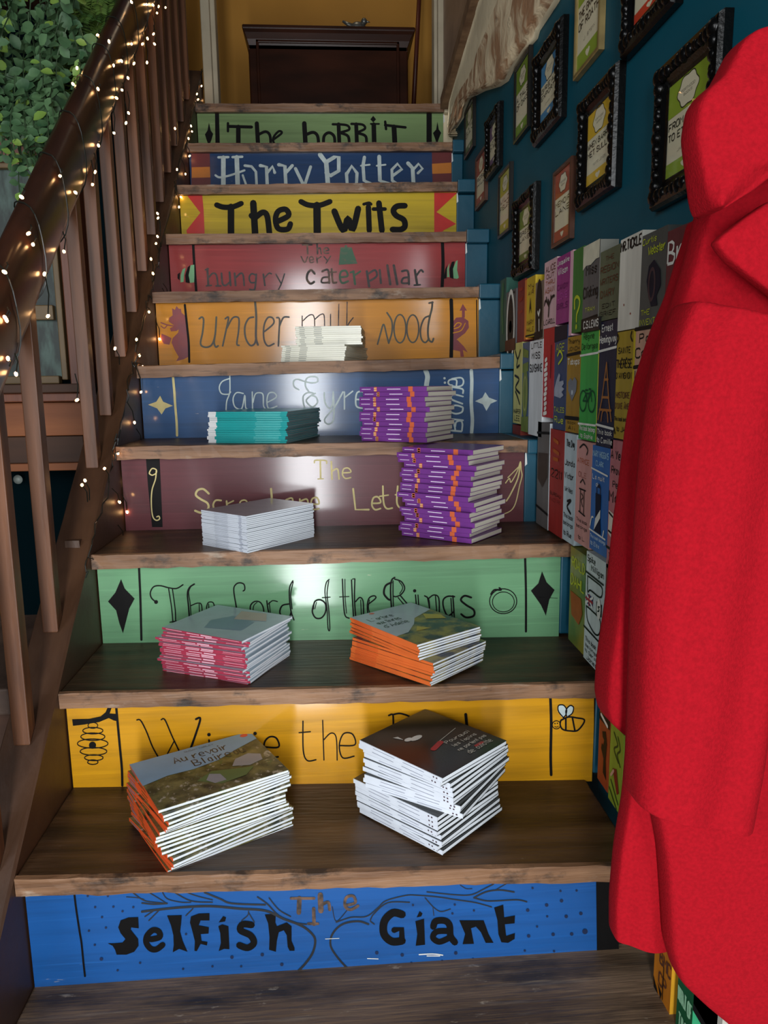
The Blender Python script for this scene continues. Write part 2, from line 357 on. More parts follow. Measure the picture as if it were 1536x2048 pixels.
ART = {
1: ((50,1760,2.56), [('lettering', BLACK, 'P|425,322 455,322 500,318 515,300 490,270 478,240 490,205 530,190 580,188 583,245 555,242 545,240 542,252 560,275 580,300 582,335 560,365 520,380 470,380 462,355 450,335;30|645,302 690,290 685,262 655,255 625,285 622,320 645,350 675,352 705,330;P|728,180 803,178 800,220 795,262 808,310 832,365 790,350 757,368 762,330 760,280 748,230;P|845,215 850,185 890,170 945,168 945,205 900,205 890,230 942,240 940,272 900,275 905,310 935,315 932,333 900,325 880,362 868,360 870,310 858,262;P|990,235 1010,225 1042,235 1045,300 1047,352 1020,350 992,362 1003,320 1000,270;P|992,215 1015,183 1030,190 1025,210;34|1160,228 1115,225 1103,255 1155,282 1172,320 1140,345 1098,332;P|1228,175 1285,170 1282,215 1290,235 1340,215 1365,235 1365,310 1380,345 1380,360 1355,360 1345,340 1340,280 1325,255 1300,265 1290,310 1285,365 1250,355 1252,290 1245,220'),
  ('faded_lettering', FADED, '14!1362,92 1480,92;24!1405,92 1402,165;18!1478,145 1480,225;14!1450,222 1500,222;28!1512,75 1515,155;16|1520,125 1552,112 1560,150;15|1640,128 1690,115 1680,80 1645,88 1638,130 1665,150 1705,130'),
  ('border_line', BLACK, '10|253,65 262,140 280,260 290,320 300,420 308,490'),
  ('branches', mat('dark_branch_paint', (30, 34, 40), rough=.5), '4|520,85 580,90 610,98;6|555,65 600,98 640,110 725,118;5|640,65 690,95 725,118;8|600,116 660,122 728,118;5|705,62 730,95 800,112 850,112;6|760,58 850,105 960,112;5|820,58 880,80 960,100;9|920,62 1000,95 1060,118 1230,125;12|600,160 680,150 800,138 950,132 1100,145 1230,155 1320,195 1400,225 1450,255 1485,300 1475,365 1440,420 1395,468;6|690,150 635,205;6|660,155 615,185;6|860,145 825,180;5|1145,158 1140,180 1110,205;5|1145,165 1175,215;7|1190,85 1240,120 1300,180 1380,215 1440,225;6|1250,90 1300,150 1360,185'),
  ('dot_pattern', mat('navy_dot_paint', (14, 34, 70), rough=.5), 'd6|322,80 425,80 360,137 453,135 500,158 555,137 395,188 328,258 415,242 358,330 590,422 475,460 810,453 825,275 1107,440 960,440;d9|392,402 1060,393 1215,380 1315,430')]),
2: ((130,1390,3.072), [('lettering', BLACK, '7|442,152 465,155 500,220 540,320 585,400;7|592,150 615,152 660,255 720,380;6|610,398 640,340 672,280;11|805,147 832,145 800,250 755,375;8|885,275 890,345;d11|885,242 1168,235;7|955,275 960,330;7|958,300 985,275 1020,275 1035,300 1040,350;7|1070,290 1100,270 1130,280 1140,340;7|1172,270 1178,330;9|1225,318 1312,318 1300,265 1260,255 1228,285 1225,340 1260,380 1310,378'),
  ('border_line', BLACK, '12|315,68 325,180 340,340 350,450 353,555'),
  ('beehive', BLACK, 'P|45,148 150,145 220,130 250,105 265,70 290,70 275,112 320,115 322,160 300,155 270,140 210,165 120,180 50,188;o5 30 18|172,186;o6 62 20|172,218;o6 74 23|172,255;o6 94 28|171,297;o6 82 24|176,345;o6 57 18|178,384;o6 32 14|172,411;d22|170,307')]),
3: ((200,1110,3.072), [('lettering', BLACK, '6|350,292 318,265 310,230 330,195 370,188 420,200 470,205 510,182;d12|345,288;5|422,205 440,320 448,412;5|445,205 462,330 465,405;5|470,405 430,412;7|580,178 550,200 538,240 545,320 552,420;4|558,195 545,230 555,300 562,420;5|560,310 600,295 625,310 628,420;4|610,300 612,420;5|655,345 700,330 695,292 665,292 655,330 660,400;4|668,300 672,400;6|850,400 838,320 822,215 835,180 860,170 885,180 890,210 880,220;6|925,350 925,310 950,285 985,290 1005,330 1000,375 960,390 930,375 925,340;4|940,350 945,310 965,290;6|1025,280 1032,330 1045,385;4|1040,290 1050,385;5|1035,300 1060,280 1090,285;7|1160,300 1120,310 1105,350 1125,385 1160,385 1175,350;6|1185,158 1165,200 1165,280 1175,350 1192,398;5|1187,165 1172,240 1180,330;7|1310,330 1320,285 1355,275 1385,300 1385,350 1360,385 1325,385 1305,350 1310,310;4|1320,330 1330,290;5|1408,150 1390,170 1382,230 1395,330 1400,440 1408,465 1412,440 1405,330 1395,240 1405,160;4|1365,262 1415,258'),
  ('border_line', BLACK, '10|240,72 248,250 252,400 255,520'), ('diamond', BLACK, 'P|130,148 152,205 213,268 180,330 142,480 120,420 100,340 50,285 95,230')]),
4: ((240,890,3.657), [('black_band', BLACK, 'P|190,96 290,96 312,600 235,600 205,300'), ('squiggle', CREAM, '8|228,218 215,205 235,172 265,180 265,205 240,220 228,218;8|266,190 260,250 235,330 230,430 240,520 265,550 290,540 285,520 270,525'),
  ('lettering', CREAM, '14|650,355 610,322 570,330 555,365 590,395 640,425 645,465 600,495 550,480;12|740,405 700,405 682,440 700,480 740,485;12|780,410 785,480;10|785,430 830,408;10|870,440 935,440 920,405 885,410 870,450 885,480;9|950,415 970,475 995,415 1010,475 1035,415;14|1105,320 1110,400 1100,520;9|1060,440 1080,410 1110,405;11|1215,400 1260,390 1265,460;11|1265,430 1225,430 1215,460 1265,465;11|1315,395 1320,490;11|1320,410 1365,395 1375,430 1360,460 1325,455;11|1400,430 1455,430 1440,385 1405,395 1398,440 1415,470 1455,465')]),
5: ((280,730,3.339), [('border_line', CREAM, '13|220,70 230,180 235,260 245,380 248,470'), ('star', CREAM, 'P|135,205 155,245 220,272 170,290 145,330 115,290 55,265 110,245'),
  ('lettering', PALE, '7|600,70 600,180 580,240 575,300;7|600,90 550,110 530,150 545,190 590,195 605,180;7|690,190 645,185 622,225 635,280 680,290 700,200 705,280 720,295;7|750,180 752,295;7|755,250 770,195 800,185 822,200 825,270 840,295;7|850,250 910,215 895,185 860,190 848,240 860,290 915,275;9|1060,165 1030,145 1025,110 1050,95 1100,110 1150,120 1185,110 1180,82 1140,78 1110,95 1105,140 1130,180 1160,188 1120,185 1090,210 1095,270 1120,310 1190,325;9|1170,190 1140,205 1110,240 1150,280 1185,250 1175,215 1150,205;9|1230,185 1235,250 1265,290 1285,260 1290,180;9|1290,180 1295,290 1290,370 1260,395 1235,380 1240,350 1300,280 1355,180;8|1365,180 1365,295;8|1370,215 1420,175;9|1440,230 1500,225 1490,180 1450,185 1440,240 1450,280 1500,290')]),
6: ((310,590,4.518), [('lettering', mat('dark_slanted_paint', (44, 30, 22), rough=.5, c2=(64, 62, 36), vs=14), '15|400,215 425,200 440,230 430,340 412,430 430,465 480,470 520,440 545,350 555,200;15|545,350 535,430 550,470 570,460;14|635,215 665,205 640,330 612,460;14|650,300 700,210 745,200 760,230 755,330 740,440 760,455;15|890,200 845,215 812,290 820,390 860,455 900,440 915,380;18|905,62 915,200 912,380 930,450;14|990,330 1070,260 1065,210 1020,205 985,280 985,400 1020,460 1075,440;14|1100,205 1125,220 1120,350 1115,460;14|1125,280 1160,205 1210,200'),
  ('faded_lettering', FADED, '9|1330,190 1330,420;9|1340,230 1400,180 1440,210 1440,420;9|1445,220 1500,175 1530,200 1530,420'),
  ('border_line', BLACK, '18|270,90 290,280 305,430 310,605'),
  ('red_figure', mat('red_figure_paint', (134, 40, 38), rough=.45, c2=(110, 36, 52), vs=18), 'P|160,185 155,120 180,135 195,100 215,125 235,125 240,160 275,190 288,300 298,450 300,560 262,580 190,600 215,560 180,500 150,430 160,390 210,340 215,310 195,325 145,330 135,300 180,280 125,240 130,205;P|150,390 130,450 80,440 52,395 60,350 110,370;10|55,250 110,270 180,282;8|55,280 85,300 110,275')]),
7: ((330,470,4.955), [('border_line', BLACK, '20|280,90 285,200 295,350 310,560'),
  ('green_stripes', mat('mint_paint', (112, 172, 120), rough=.45), 'P|155,470 155,400 175,340 205,325 190,390 185,465;P|235,400 255,300 290,295 292,400 290,470 250,475'), ('black_stripes', BLACK, 'P|205,470 200,400 225,320 250,300 240,380 245,480;P|145,450 125,430 125,390 150,370'),
  ('lettering', mat('worn_black_paint', (30, 26, 24), rough=.5, c2=(70, 46, 40), vs=50, thr=(.45, .7)), '17|420,335 430,500;12|400,345 430,335;12|410,505 460,500;14|435,420 475,380 510,400 525,500;12|505,505 555,505;15|560,380 570,480 600,500 640,470;16|640,370 650,500;16|690,380 700,500;14|705,420 750,380 775,400 785,500;13|905,400 860,385 835,420 850,470 900,470;14|905,390 895,510 880,545 840,540;14|975,390 990,500;11|990,420 1030,380 1055,385;11|1100,390 1150,480;10|1185,385 1150,490 1125,540')]),
8: ((360,370,2.695), [('red_triangles', mat('red_triangle_paint', (196, 34, 24), rough=.4), 'P|35,52 120,52 128,140 110,150;P|110,150 128,140 133,262 38,262 35,245;P|1370,42 1495,42 1382,146 1370,146;P|1370,146 1382,146 1488,210 1420,245 1405,262 1370,262'),
  ('lettering', BLACK, '26|198,108 235,120 285,118 330,100;32|275,118 275,260;32|395,98 400,180 405,260;28|385,165 405,175 445,148 470,168 482,260;27|530,195 585,165 570,132 530,142 515,185 530,235 580,238 595,210;26|652,90 692,108 750,110 808,90;36|738,110 740,258;30|832,142 880,245 905,180 930,240 960,128;26|1015,118 1020,245;14|990,104 1018,97 1030,104;28|1072,98 1088,245;18|1042,130 1105,130;28|1212,112 1170,115 1150,138 1165,165 1205,188 1212,222 1190,240 1145,240')]),
9: ((380,210,2.844), [('end_band', mat('dark_red_band_paint', (98, 28, 28), rough=.45), 'P|8,255 112,255 118,470 8,470;P|1375,255 1490,255 1490,470 1380,470'), ('gold_band', mat('gold_band_paint', (190, 112, 26), rough=.45), 'P|10,355 113,352 116,412 10,415;P|1376,335 1486,328 1486,388 1378,392'),
  ('lettering', PALE, '26!190,300 190,470;14!162,298 218,297;26!266,298 272,470;14!242,297 297,295;12|145,400 170,412 230,400 310,372;15!312,345 350,350 375,380 380,470;12!300,400 325,470;19!400,345 435,352 440,470;17!440,385 470,350 482,385;20!505,340 540,348 546,470;18!546,385 582,345;18!600,362 650,465;17!686,352 648,470;26!740,283 775,330 786,470;22!775,325 820,298 846,296 846,375 800,402 775,385;19!890,395 920,348 950,388 946,465 895,465 890,390;19!992,298 984,345 990,430 1030,450;10!972,346 1022,340;22!1076,294 1080,430 1130,450;10!1062,346 1112,340;17!1150,405 1205,365 1180,335 1148,368 1150,430 1200,465;22!1240,332 1266,360 1272,465;15!1266,372 1300,335 1322,362 1296,388')]),
10: ((380,210,2.844), [('border_line', BLACK, 'P|142,40 165,40 170,230 145,230;P|1345,40 1375,40 1375,230 1345,230'), ('diamond', BLACK, 'P|108,100 118,145 132,165 122,200 108,235 95,200 85,168 100,145;P|1407,95 1415,140 1428,158 1412,200 1404,230 1395,195 1382,160 1400,140'),
  ('lettering', BLACK, '18!218,122 350,126;14!216,104 216,150;26!275,125 275,240;24!380,105 388,240;16|388,170 430,152 455,175 460,240;13|478,195 522,160 505,150 475,185 480,220 515,225;26!650,105 658,240;18|658,170 700,156 726,178 732,240;17|760,240 762,180 790,158 820,180 824,240;22!845,110 850,240;14|812,110 890,115 905,140 860,155;16|860,160 900,180 906,240;22!945,110 950,240;14|918,108 980,112 995,135 955,155;16|955,160 1000,180 1002,240;26!1045,112 1048,240;10!1028,108 1075,108;P|1042,62 1058,82 1042,100 1026,82;15!1110,115 1225,128;14!1110,95 1115,138;28!1160,125 1166,240')]),
}
ART2 = {
1: ((600,1750,2.56), [('lettering', BLACK, '40|522,200 475,192 432,235 430,300 470,338 522,335;30!522,335 520,275 482,280;P|590,235 635,222 640,355 592,360 600,300;P|597,215 612,183 627,195 620,210;34|682,262 695,235 740,232 765,255 770,310 792,342;30|760,285 700,288 680,318 712,340 760,322;P|815,230 870,230 940,230 965,300 990,345 950,345 925,290 900,262 875,270 890,350 832,352 845,300;P|993,165 1040,150 1045,215 1100,205 1098,245 1048,250 1055,310 1100,295 1098,325 1065,345 1030,342 1015,300 1010,230'),
  ('branches', None, '10|250,483 200,430 160,370 158,320 185,275 230,245 300,235 350,250;6|185,240 260,215 340,210 400,165 440,130 540,103 600,102 700,110 800,125 900,140 980,162;6|360,235 380,250;6|360,230 380,195 450,140 560,138;6|650,85 800,100 880,98 950,65 990,45;8|890,115 950,85 1020,75 1095,85;7|890,115 950,130 1010,130 1110,125 1160,135;5|640,115 680,160 720,185 770,172;4|680,165 685,205;4|820,50 850,68 880,68;4|1000,75 1060,40;4|165,160 185,235 240,180'),
  ('dot_pattern', None, 'd6|578,152 792,150 890,180 1190,65 1333,80 1415,78 1265,210 1213,262 1150,385 1300,388 727,438 885,428 570,448 780,195;d9|1262,152 1165,178 1338,130 1362,210 1437,195 1170,310 1295,302 1390,300 393,396 523,407 797,397;d14|1458,287'),
  ('paint_chips', CHIP, '6|610,405 680,402 730,408;5|650,412 715,412;4|345,425 400,427;3|130,325 200,322'),
  ('black_band', BLACK, 'P|1515,22 1628,22 1632,432 1520,438')]),
2: ((700,1380,3.072), [('lettering', BLACK, '9|238,155 262,150 266,200 268,300;9|262,150 310,143 370,165 400,205 390,250 300,275;9|430,260 480,240 530,270 535,320 480,350 430,320 430,260;9|570,260 620,240 665,270 670,320 620,350 570,320 570,260;15|710,148 722,270 728,340;12|722,272 760,245 805,255 828,290 832,345'),
  ('lettering_middle', BLACK, '7|-289,190 -287,370 -262,432 -209,427;6|-313,261 -243,255;6|-168,185 -160,429;6|-160,304 -118,264 -85,290 -79,429;7|-66,340 30,335 15,270 -40,268 -66,340 -45,415 25,405'),
  ('border_line', BLACK, '14|1230,38 1235,200 1232,400 1235,520'), ('bee_wings', mat('pale_wing_paint', (190, 206, 206), rough=.5), 'P|1300,165 1275,130 1280,95 1310,92 1330,120 1325,150 1310,168;P|1330,160 1325,125 1350,95 1372,105 1365,140 1340,160'),
  ('bee', BLACK, '8|1295,185 1340,165 1390,170 1440,185 1400,245 1350,250 1305,240 1290,210 1295,185;9|1325,172 1325,245;9|1365,168 1380,245;o5 25 25|1267,213;6|1310,168 1280,130 1280,95 1310,92 1330,120 1325,150 1310,168;6|1330,160 1325,125 1350,95 1372,105 1365,140 1340,160;d4|1258,205 1273,203;3|1256,222 1268,227 1279,221'),
  ('black_band', BLACK, 'P|1498,34 1560,34 1560,520 1498,520')]),
3: ((620,1100,3.012), [('lettering', BLACK, '6|195,175 200,290 210,390 235,410;4|210,175 212,290 220,380;4|178,282 235,280;6|250,180 255,290 262,400;6|270,175 268,290 275,405;4|255,175 270,172;6|275,310 300,285 320,310 322,400;4|305,300 310,405;6|345,330 395,290 385,275 355,290 345,340 355,395 395,390;4|358,300 352,350 365,395;7|510,165 490,185 485,260 495,400;5|500,185 500,280 505,400;9|490,195 455,215 445,260 465,290 480,300;6|510,175 550,190 570,230 550,265 520,280 505,278;4|535,188 558,225 540,262;5|530,285 600,370;6|545,275 620,365;6|635,270 645,395;5|650,270 658,390;d10|630,245;6|690,275 715,300 720,395;4|705,280 728,395;6|715,290 745,270 775,290 778,400;5|755,275 765,400;7|870,280 830,278 802,300 805,350 830,395 865,370;6|860,275 868,420 855,465 820,475;5|848,290 855,400;9|970,285 930,275 908,300 940,330 985,360 985,395 940,405 910,385'),
  ('gold_ring', BLACK, 'o6 82 75|1163,308;o5 66 60|1164,312;8|1090,265 1110,240 1150,240 1140,228'), ('border_line', BLACK, '10|1295,45 1300,250 1300,490'), ('diamond', BLACK, 'P|1397,128 1425,195 1472,240 1440,300 1420,395 1390,330 1330,245 1375,200;2|1380,283 1490,290')]),
4: ((600,880,3.2), [('lettering', CREAM, '8|92,145 100,130 165,132 170,150;10|130,135 132,248;6|115,250 150,248;10|200,138 205,250;9|205,200 240,185 250,250;8|275,210 325,205 310,180 280,185 272,220 290,245 325,240;11!340,312 355,445 440,445;10|460,405 515,400 500,365 470,370 460,415 480,445 515,438;10|530,295 535,400 555,438 590,435;8|510,360 565,352;10|625,295 620,400 645,435 680,425;8|610,350 660,345;10|740,405 790,400 775,365 745,375 740,415 760,445 790,435;10|830,370 835,440;10|835,390 870,370;10|960,375 920,370 925,400 960,415 955,440 915,440'),
  ('feather', CREAM, '6|1315,275 1340,245 1350,270 1390,200 1410,140 1415,190 1420,230 1405,290 1380,400 1350,450 1300,475;8|1410,140 1395,240 1350,340 1320,390;6|1400,170 1330,240')]),
5: ((700,720,4.518), [('border_line', PALE, '36|682,92 700,150 690,235 690,350 690,600 695,690;26|1095,95 1100,200 1095,380 1105,540 1098,655'), ('star', PALE, 'P|1222,290 1255,340 1330,368 1270,395 1232,460 1200,400 1130,372 1195,340'),
  ('lettering', PALE, '14|1005,645 895,635;13|895,635 890,580 930,560 945,600 950,630;13|950,600 960,560 1000,550 1015,580 1010,640;13|1020,545 890,530;12|910,530 888,510;13|1020,430 1010,470 950,485 890,455 900,420 960,410 1015,425;13|1015,395 920,360;12|950,370 915,350 920,320 960,315 1020,330;13|1020,300 1010,260 880,240;10|920,270 920,225;12|960,235 960,180 900,180 890,215 950,240 1010,230 1025,190 1000,160 920,170;d11|853,165 857,205')]),
6: ((640,580,4.518), [('lettering', None, '13|520,490 550,380 575,310 600,400 620,480;14|620,480 650,380 648,280 605,205;o14 54 128|722,350;o14 54 125|838,350;14|985,235 940,260 908,350 915,440 950,475 985,440;16|1015,110 1010,170 990,250 975,350 980,440 1010,470 1025,440;14|985,118 1020,112'),
  ('faded_lettering', FADED, '9|95,220 95,400;9|170,130 165,400;9|245,110 240,400;9|300,250 250,330 310,400'),
  ('border_line', BLACK, '30|1185,92 1190,300 1185,605;9|1415,92 1420,605'), ('red_figure', None, 'P|1198,290 1230,250 1290,245 1340,280 1345,340 1310,390 1230,450 1198,460;P|1198,450 1240,450 1300,510 1335,565 1290,540 1300,604 1270,604 1265,555 1198,540;P|1290,125 1328,188 1308,185 1308,250 1282,250 1282,185 1260,190'),
  ('yellow_swirl', ink('amber_swirl_paint', (200, 136, 40)), '9|1212,330 1240,298 1275,305 1255,335 1212,350;8|1205,388 1275,365 1312,300')]),
7: ((600,470,4.267), [('faded_lettering', FADED, '10!22,85 102,85;12!62,85 66,160;12!145,75 150,160;9|150,125 170,110 182,160;9|205,135 245,130 230,108 205,120 210,155 245,155;9|10,185 40,235 65,185;8|82,215 115,208 100,185 80,200 90,235 115,230;9!142,190 148,238;8|148,205 180,185;8!205,185 230,215;8!262,180 222,242;16|125,330 95,300 65,330 60,380 90,415 120,400;14|190,310 240,300 250,410;12|245,360 195,365 185,405 240,405;14|270,290 280,400 310,405;10|240,320 310,315'),
  ('green_bell', GREENINK, 'P|345,105 440,105 455,150 490,245 330,255 335,210;d12|392,98'), ('green_lettering', GREENINK, '14|345,360 405,350 390,305 350,315 340,365 360,410 410,395;15|455,310 470,420;12|465,345 515,310;12|430,320 460,312'),
  ('lettering', None, '16|570,310 590,440;14|585,330 640,300 655,350 600,390;15|680,300 690,410;17|745,260 770,420;17|800,260 830,420;15|870,310 920,310 930,420;14|925,360 880,370 870,410 930,410;16|980,300 1000,425;14|995,345 1030,300 1050,315;12|975,428 1025,425'),
  ('border_line', BLACK, '22|1215,60 1220,250 1212,450'), ('green_stripes', None, 'P|1255,360 1255,290 1275,240 1270,300 1275,360;P|1310,370 1305,290 1330,225 1345,215 1340,300 1355,365 1340,375'), ('black_stripes', BLACK, 'P|1280,365 1275,290 1295,230 1320,225 1305,300 1310,375;P|1225,375 1240,290 1255,255 1250,370')]),
}
riser_objs = {}
SINGLE = {'end_band': 'end_band', 'gold_band': 'gold_band', 'red_triangles': 'red_triangle', 'border_line': 'border_line', 'diamond': 'diamond', 'star': 'star', 'green_stripes': 'green_stripe', 'black_stripes': 'black_stripe', 'bee_wings': 'bee_wing', 'paint_chips': 'paint_chip'}
for k in range(1, 11):
    y = k*G_+NN
    zb, zt = ztop(k-1)-.004, 0
    xr = {1:.906,2:.937,3:.937,4:.915,5:.903,6:.892,7:.893,8:.903,9:.922,10:.926}[k]
    zl = ZL[k]-TH+.002; zr = ZR[k]-TH+.002
    bl, br = ZL[k-1]-.004, ZR[k-1]-.004
    mb = MB().hexa([(-.012,y,bl),(xr,y,br),(xr,y+.016,br),(-.012,y+.016,bl),(-.012,y,zl),(xr,y,zr),(xr,y+.016,zr),(-.012,y+.016,zl)])
    r = obj('riser', mb, paint('riser_paint_%d' % k, PC[k]), stairs, label=RLAB[k]); riser_objs[k] = r
    bag = {}; inks = {}
    for src in (ART, ART2):
        if k not in src: continue
        (x0, yy0, s), items = src[k]
        for nm, m, spec in items:
            nm2 = 'lettering' if nm.startswith('lettering') else nm
            if m is not None: inks[nm2] = m
            off = .0008+.00025*(0 if nm2 in ('end_band', 'black_band', 'red_figure', 'bee_wings') else 1 if nm2 != 'yellow_swirl' else 2)
            ZC[0] = 0.0
            SW[0] = {2: 1.2, 3: 1.35, 4: 1.1, 5: 1.2, 6: 1.1, 7: 1.25, 8: 1.12}.get(k, 1.0)
            def fn(u, v, x0=x0, yy0=yy0, s=s, off=off, zl=zl, zr=zr):
                p = ony(x0+u/s, yy0+v/s, y); return (p.x, y-off-ZC[0]*6e-6, p.z)
            if nm2 in SINGLE:
                for it in spec.split(';'):
                    mb = MB(); draw(mb, it, fn); obj(SINGLE[nm2], mb, inks[nm2], r)
            else:
                key = (nm2, 0 if nm2 in ('lettering', 'branches', 'dot_pattern') else src is ART)
                if key not in bag: bag[key] = MB()
                draw(bag[key], spec, fn)
    for (nm, _), mb in bag.items(): obj(nm, mb, inks[nm], r)
    # blue painted upright and tread end beside the wall
    if k >= 2:
        xe = XR[k]
        mb = MB().box((xr+.0005, y-.003, ztop(k-1)-.004), (XWALL-.001, y+.03, ztop(k)-TH))
        if k > 3: mb.box((xe+.001, k*G_-.003, ZR[k]-TH-.004), (XWALL-.001, (k+1)*G_+NN-.006, ZR[k]+(.008 if k > 4 else .0005)))
        if k > 3: mb.add([(xr+.0005,y-.0036,ZR[k]-TH-.035),(xr+.006,y-.0036,ZR[k]-TH-.03),(xr+.004,y-.0036,ZR[k]-TH-.004),(xr+.0005,y-.0036,ZR[k]-TH-.004)], [(0,1,2,3)], 1)
        obj('plinth', mb, [PLINTH if k < 10 else PLASTER2, CHIP], stairs, label='teal painted block beside the wall', bevel=.003)
# string board on the left
SL = RZ/G_
def hline(y, h): return y*SL+h
mb = MB(); prof = []
ys = [-.4+i*(2.9/58) for i in range(59)]
rings = []
for y in ys:
    wob = R.uniform(-.002, .002)
    zt = hline(y, .008)+wob; zb = hline(y, -.42)
    rings.append([(-.0145, y, zb), (-.0145, y, zt-.004), (-.019, y, zt+R.uniform(-.002, .001)), (-.082, y, zt+.002), (-.086, y, zt-.006), (-.086, y, zb)])
obj('string_board', MB().loft(rings), STRW, stairs, label='dark side board carrying the balusters')

# ------------------------------------------------------------------ banister
ban = thing('banister', 'dark wooden banister with square brown balusters left of the stairs', 'banister', (-.05, .3, hline(.3, .01)))
rings = []
for i in range(40):
    y = -.35+i*(2.75/39); zc = hline(y, .627); n = 14; rg = []
    for k in range(n):
        a = 2*math.pi*k/n; ca, sa = math.cos(a), math.sin(a)
        ux = math.copysign(abs(ca)**.7, ca)*.028; uz = math.copysign(abs(sa)**.7, sa)*.05
        rg.append((-.054+ux+R.uniform(-.001, .001), y-uz*.55, zc+uz+R.uniform(-.001, .001)))
    rings.append(rg)
obj('handrail', MB().loft(rings), RAILW, ban, smooth=True)
BY = [.10, .245, .392, .552, .86, .985, 1.145, 1.285, 1.43, 1.575, 1.72, 1.865, 2.01, 2.155, 2.30]
for y in BY:
    zb = hline(y, .012); zt = hline(y, .60); j = R.uniform(-.004, .004)
    mb = MB(); a = .0135
    mb.hexa([(-.05-a,y-a,zb-a*SL),(-.05+a,y-a,zb-a*SL),(-.05+a,y+a,zb+a*SL),(-.05-a,y+a,zb+a*SL),(-.05-a+j,y-a,zt),(-.05+a+j,y-a,zt),(-.05+a+j,y+a,zt),(-.05-a+j,y+a,zt)])
    obj('baluster', mb, BALW, ban, bevel=.002)
mb = MB().box((-.064, .687, hline(.70, -.012)), (-.036, .715, hline(.70, .012)))
obj('baluster_stub', mb, STRW, ban, label='sawn stub of the missing baluster')
# ------------------------------------------------------------------ room shell
mb = MB(); mb.box((XWALL, .055, -1.15), (2.2, 2.46, 3.4)); obj('wall_right', mb, TEAL, kind='structure')
mb = MB().box((-2.4, 3.3, -1.15), (2.4, 3.4, 3.9)); obj('wall_back', mb, OCHRE, kind='structure')
mb = MB().box((-.6, 2.27+.14, 1.80), (2.2, 3.3, 1.935)); obj('floor_landing', mb, TREAD, kind='structure')
mb = MB().box((-2.4, -3.2, -1.25), (2.2, 1.62, -1.15)); obj('floor', mb, TREAD, kind='structure')
mb = MB().box((-2.4, 1.62, -1.15), (-.12, 1.70, 3.4)); obj('wall_left', mb, mat('shaded_teal_wall_paint', (2, 20, 25), rough=.9, var=.1, vs=3, spec=.05), kind='structure')  # teal wall of the dim side room; its darkness is put into the colour
# ------------------------------------------------------------------ landing: door frame, cabinet, pole, ornament
YD = 2.47
def vboard(px0, px1, py, y, d, z0, z1, mb):
    a, b = ony(px0, py, y).x, ony(px1, py, y).x
    return mb.box((a, y, z0), (b, y+d, z1))
mb = MB(); vboard(404, 422, 100, YD, .1, 1.935, 3.3, mb); vboard(422, 433, 100, YD+.03, .07, 1.935, 3.3, mb)
vboard(868, 876, 100, YD+.03, .07, 1.935, 3.3, mb); vboard(876, 905, 100, YD, .1, 1.935, 3.3, mb)
obj('door_1', mb, WHITEW, kind='structure', bevel=.004)
mb = MB(); vboard(912, 985, 100, YD+.03, .06, 1.935, 3.3, mb); obj('trim_1', mb, mat('pinkish_door_paint', (150, 124, 104), rough=.5), kind='structure', bevel=.004)
c0 = ony(497, 130, 2.78).x; c1 = ony(817, 130, 2.78).x; ct = ony(650, 72, 2.78).z; c2 = ony(650, 50, 2.76).z
cab = thing('wooden_cabinet', 'dark mahogany cabinet with flared top on the landing above the stairs', 'cabinet', ((c0+c1)/2, 2.95, 1.935))
obj('body', MB().box((c0, 2.80, 1.935), (c1, 3.16, ct)), MAHOG, cab, bevel=.006)
e0 = ony(484, 60, 2.76).x; e1 = ony(831, 60, 2.76).x
prof = [(0, 0.0), (.2, .0), (.45, .006), (.7, .014), (.85, .02), (1, .02), (1.1, .014)]
rings = []
for t, o in prof:
    f = o/.02; xa = c0+(e0-c0)*f; xb = c1+(e1-c1)*f; z = ct-.05+(c2-ct+.05)*min(t, 1)+(0 if t <= 1 else .004); yf = 2.80-.035*f
    rings.append([(xa, yf, z), (xb, yf, z), (xb, 3.17, z), (xa, 3.17, z)])
obj('flared_top', MB().loft(rings), MAHOG, cab, bevel=.003)
i0 = ony(512, 84, 2.8).x; i1 = ony(798, 84, 2.8).x; iz = ony(650, 83, 2.8).z
mb = MB(); mb.box((i0, 2.788, iz-.012), (i1, 2.8, iz)); mb.box((i0, 2.788, 1.99), (i0+.012, 2.8, iz)); mb.box((i1-.012, 2.788, 1.99), (i1, 2.8, iz)); mb.box((i0, 2.788, 1.98), (i1, 2.8, 1.992))
obj('panel_moulding', mb, MAHOG, cab, bevel=.003)
po = thing('wooden_pole', 'thin reddish wooden pole leaning against the ochre wall by the cabinet', 'pole', (ony(829, 200, 3.2).x, 3.2, 1.935))
a = ony(826, 232, 3.2); b = ony(843, -90, 3.28); a.z = max(a.z, 1.94)
obj('shaft', MB().tube([a, b], .011, 8), mat('red_brown_pole_wood', (84, 36, 22), rough=.4), po, smooth=True)
fx = ony(716, 50, 2.95); f0 = Vector((fx.x, 2.95, c2+.004))
fg = thing('ornament', 'small silvery bird ornament standing on the dark cabinet', 'ornament', tuple(f0))
SILV = mat('tarnished_silver', (120, 122, 118), rough=.35, metal=.7, var=.3, vs=80)
obj('stand', MB().tube([f0, f0+Vector((0, 0, .012)), f0+Vector((0, 0, .016)), f0+Vector((0, 0, .05))], [.03, .03, .008, .006], 12), SILV, fg, smooth=True)
obj('bird', MB().ball(f0+Vector((.0, 0, .07)), .03, 10, 7, (1.2, .7, .8)).ball(f0+Vector((.028, 0, .095)), .015).tube([f0+Vector((.036, 0, .095)), f0+Vector((.056, 0, .092))], [.006, .001], 6).tube([f0+Vector((-.02, 0, .07)), f0+Vector((-.07, 0, .095))], [.014, .005], 6), SILV, fg, smooth=True)

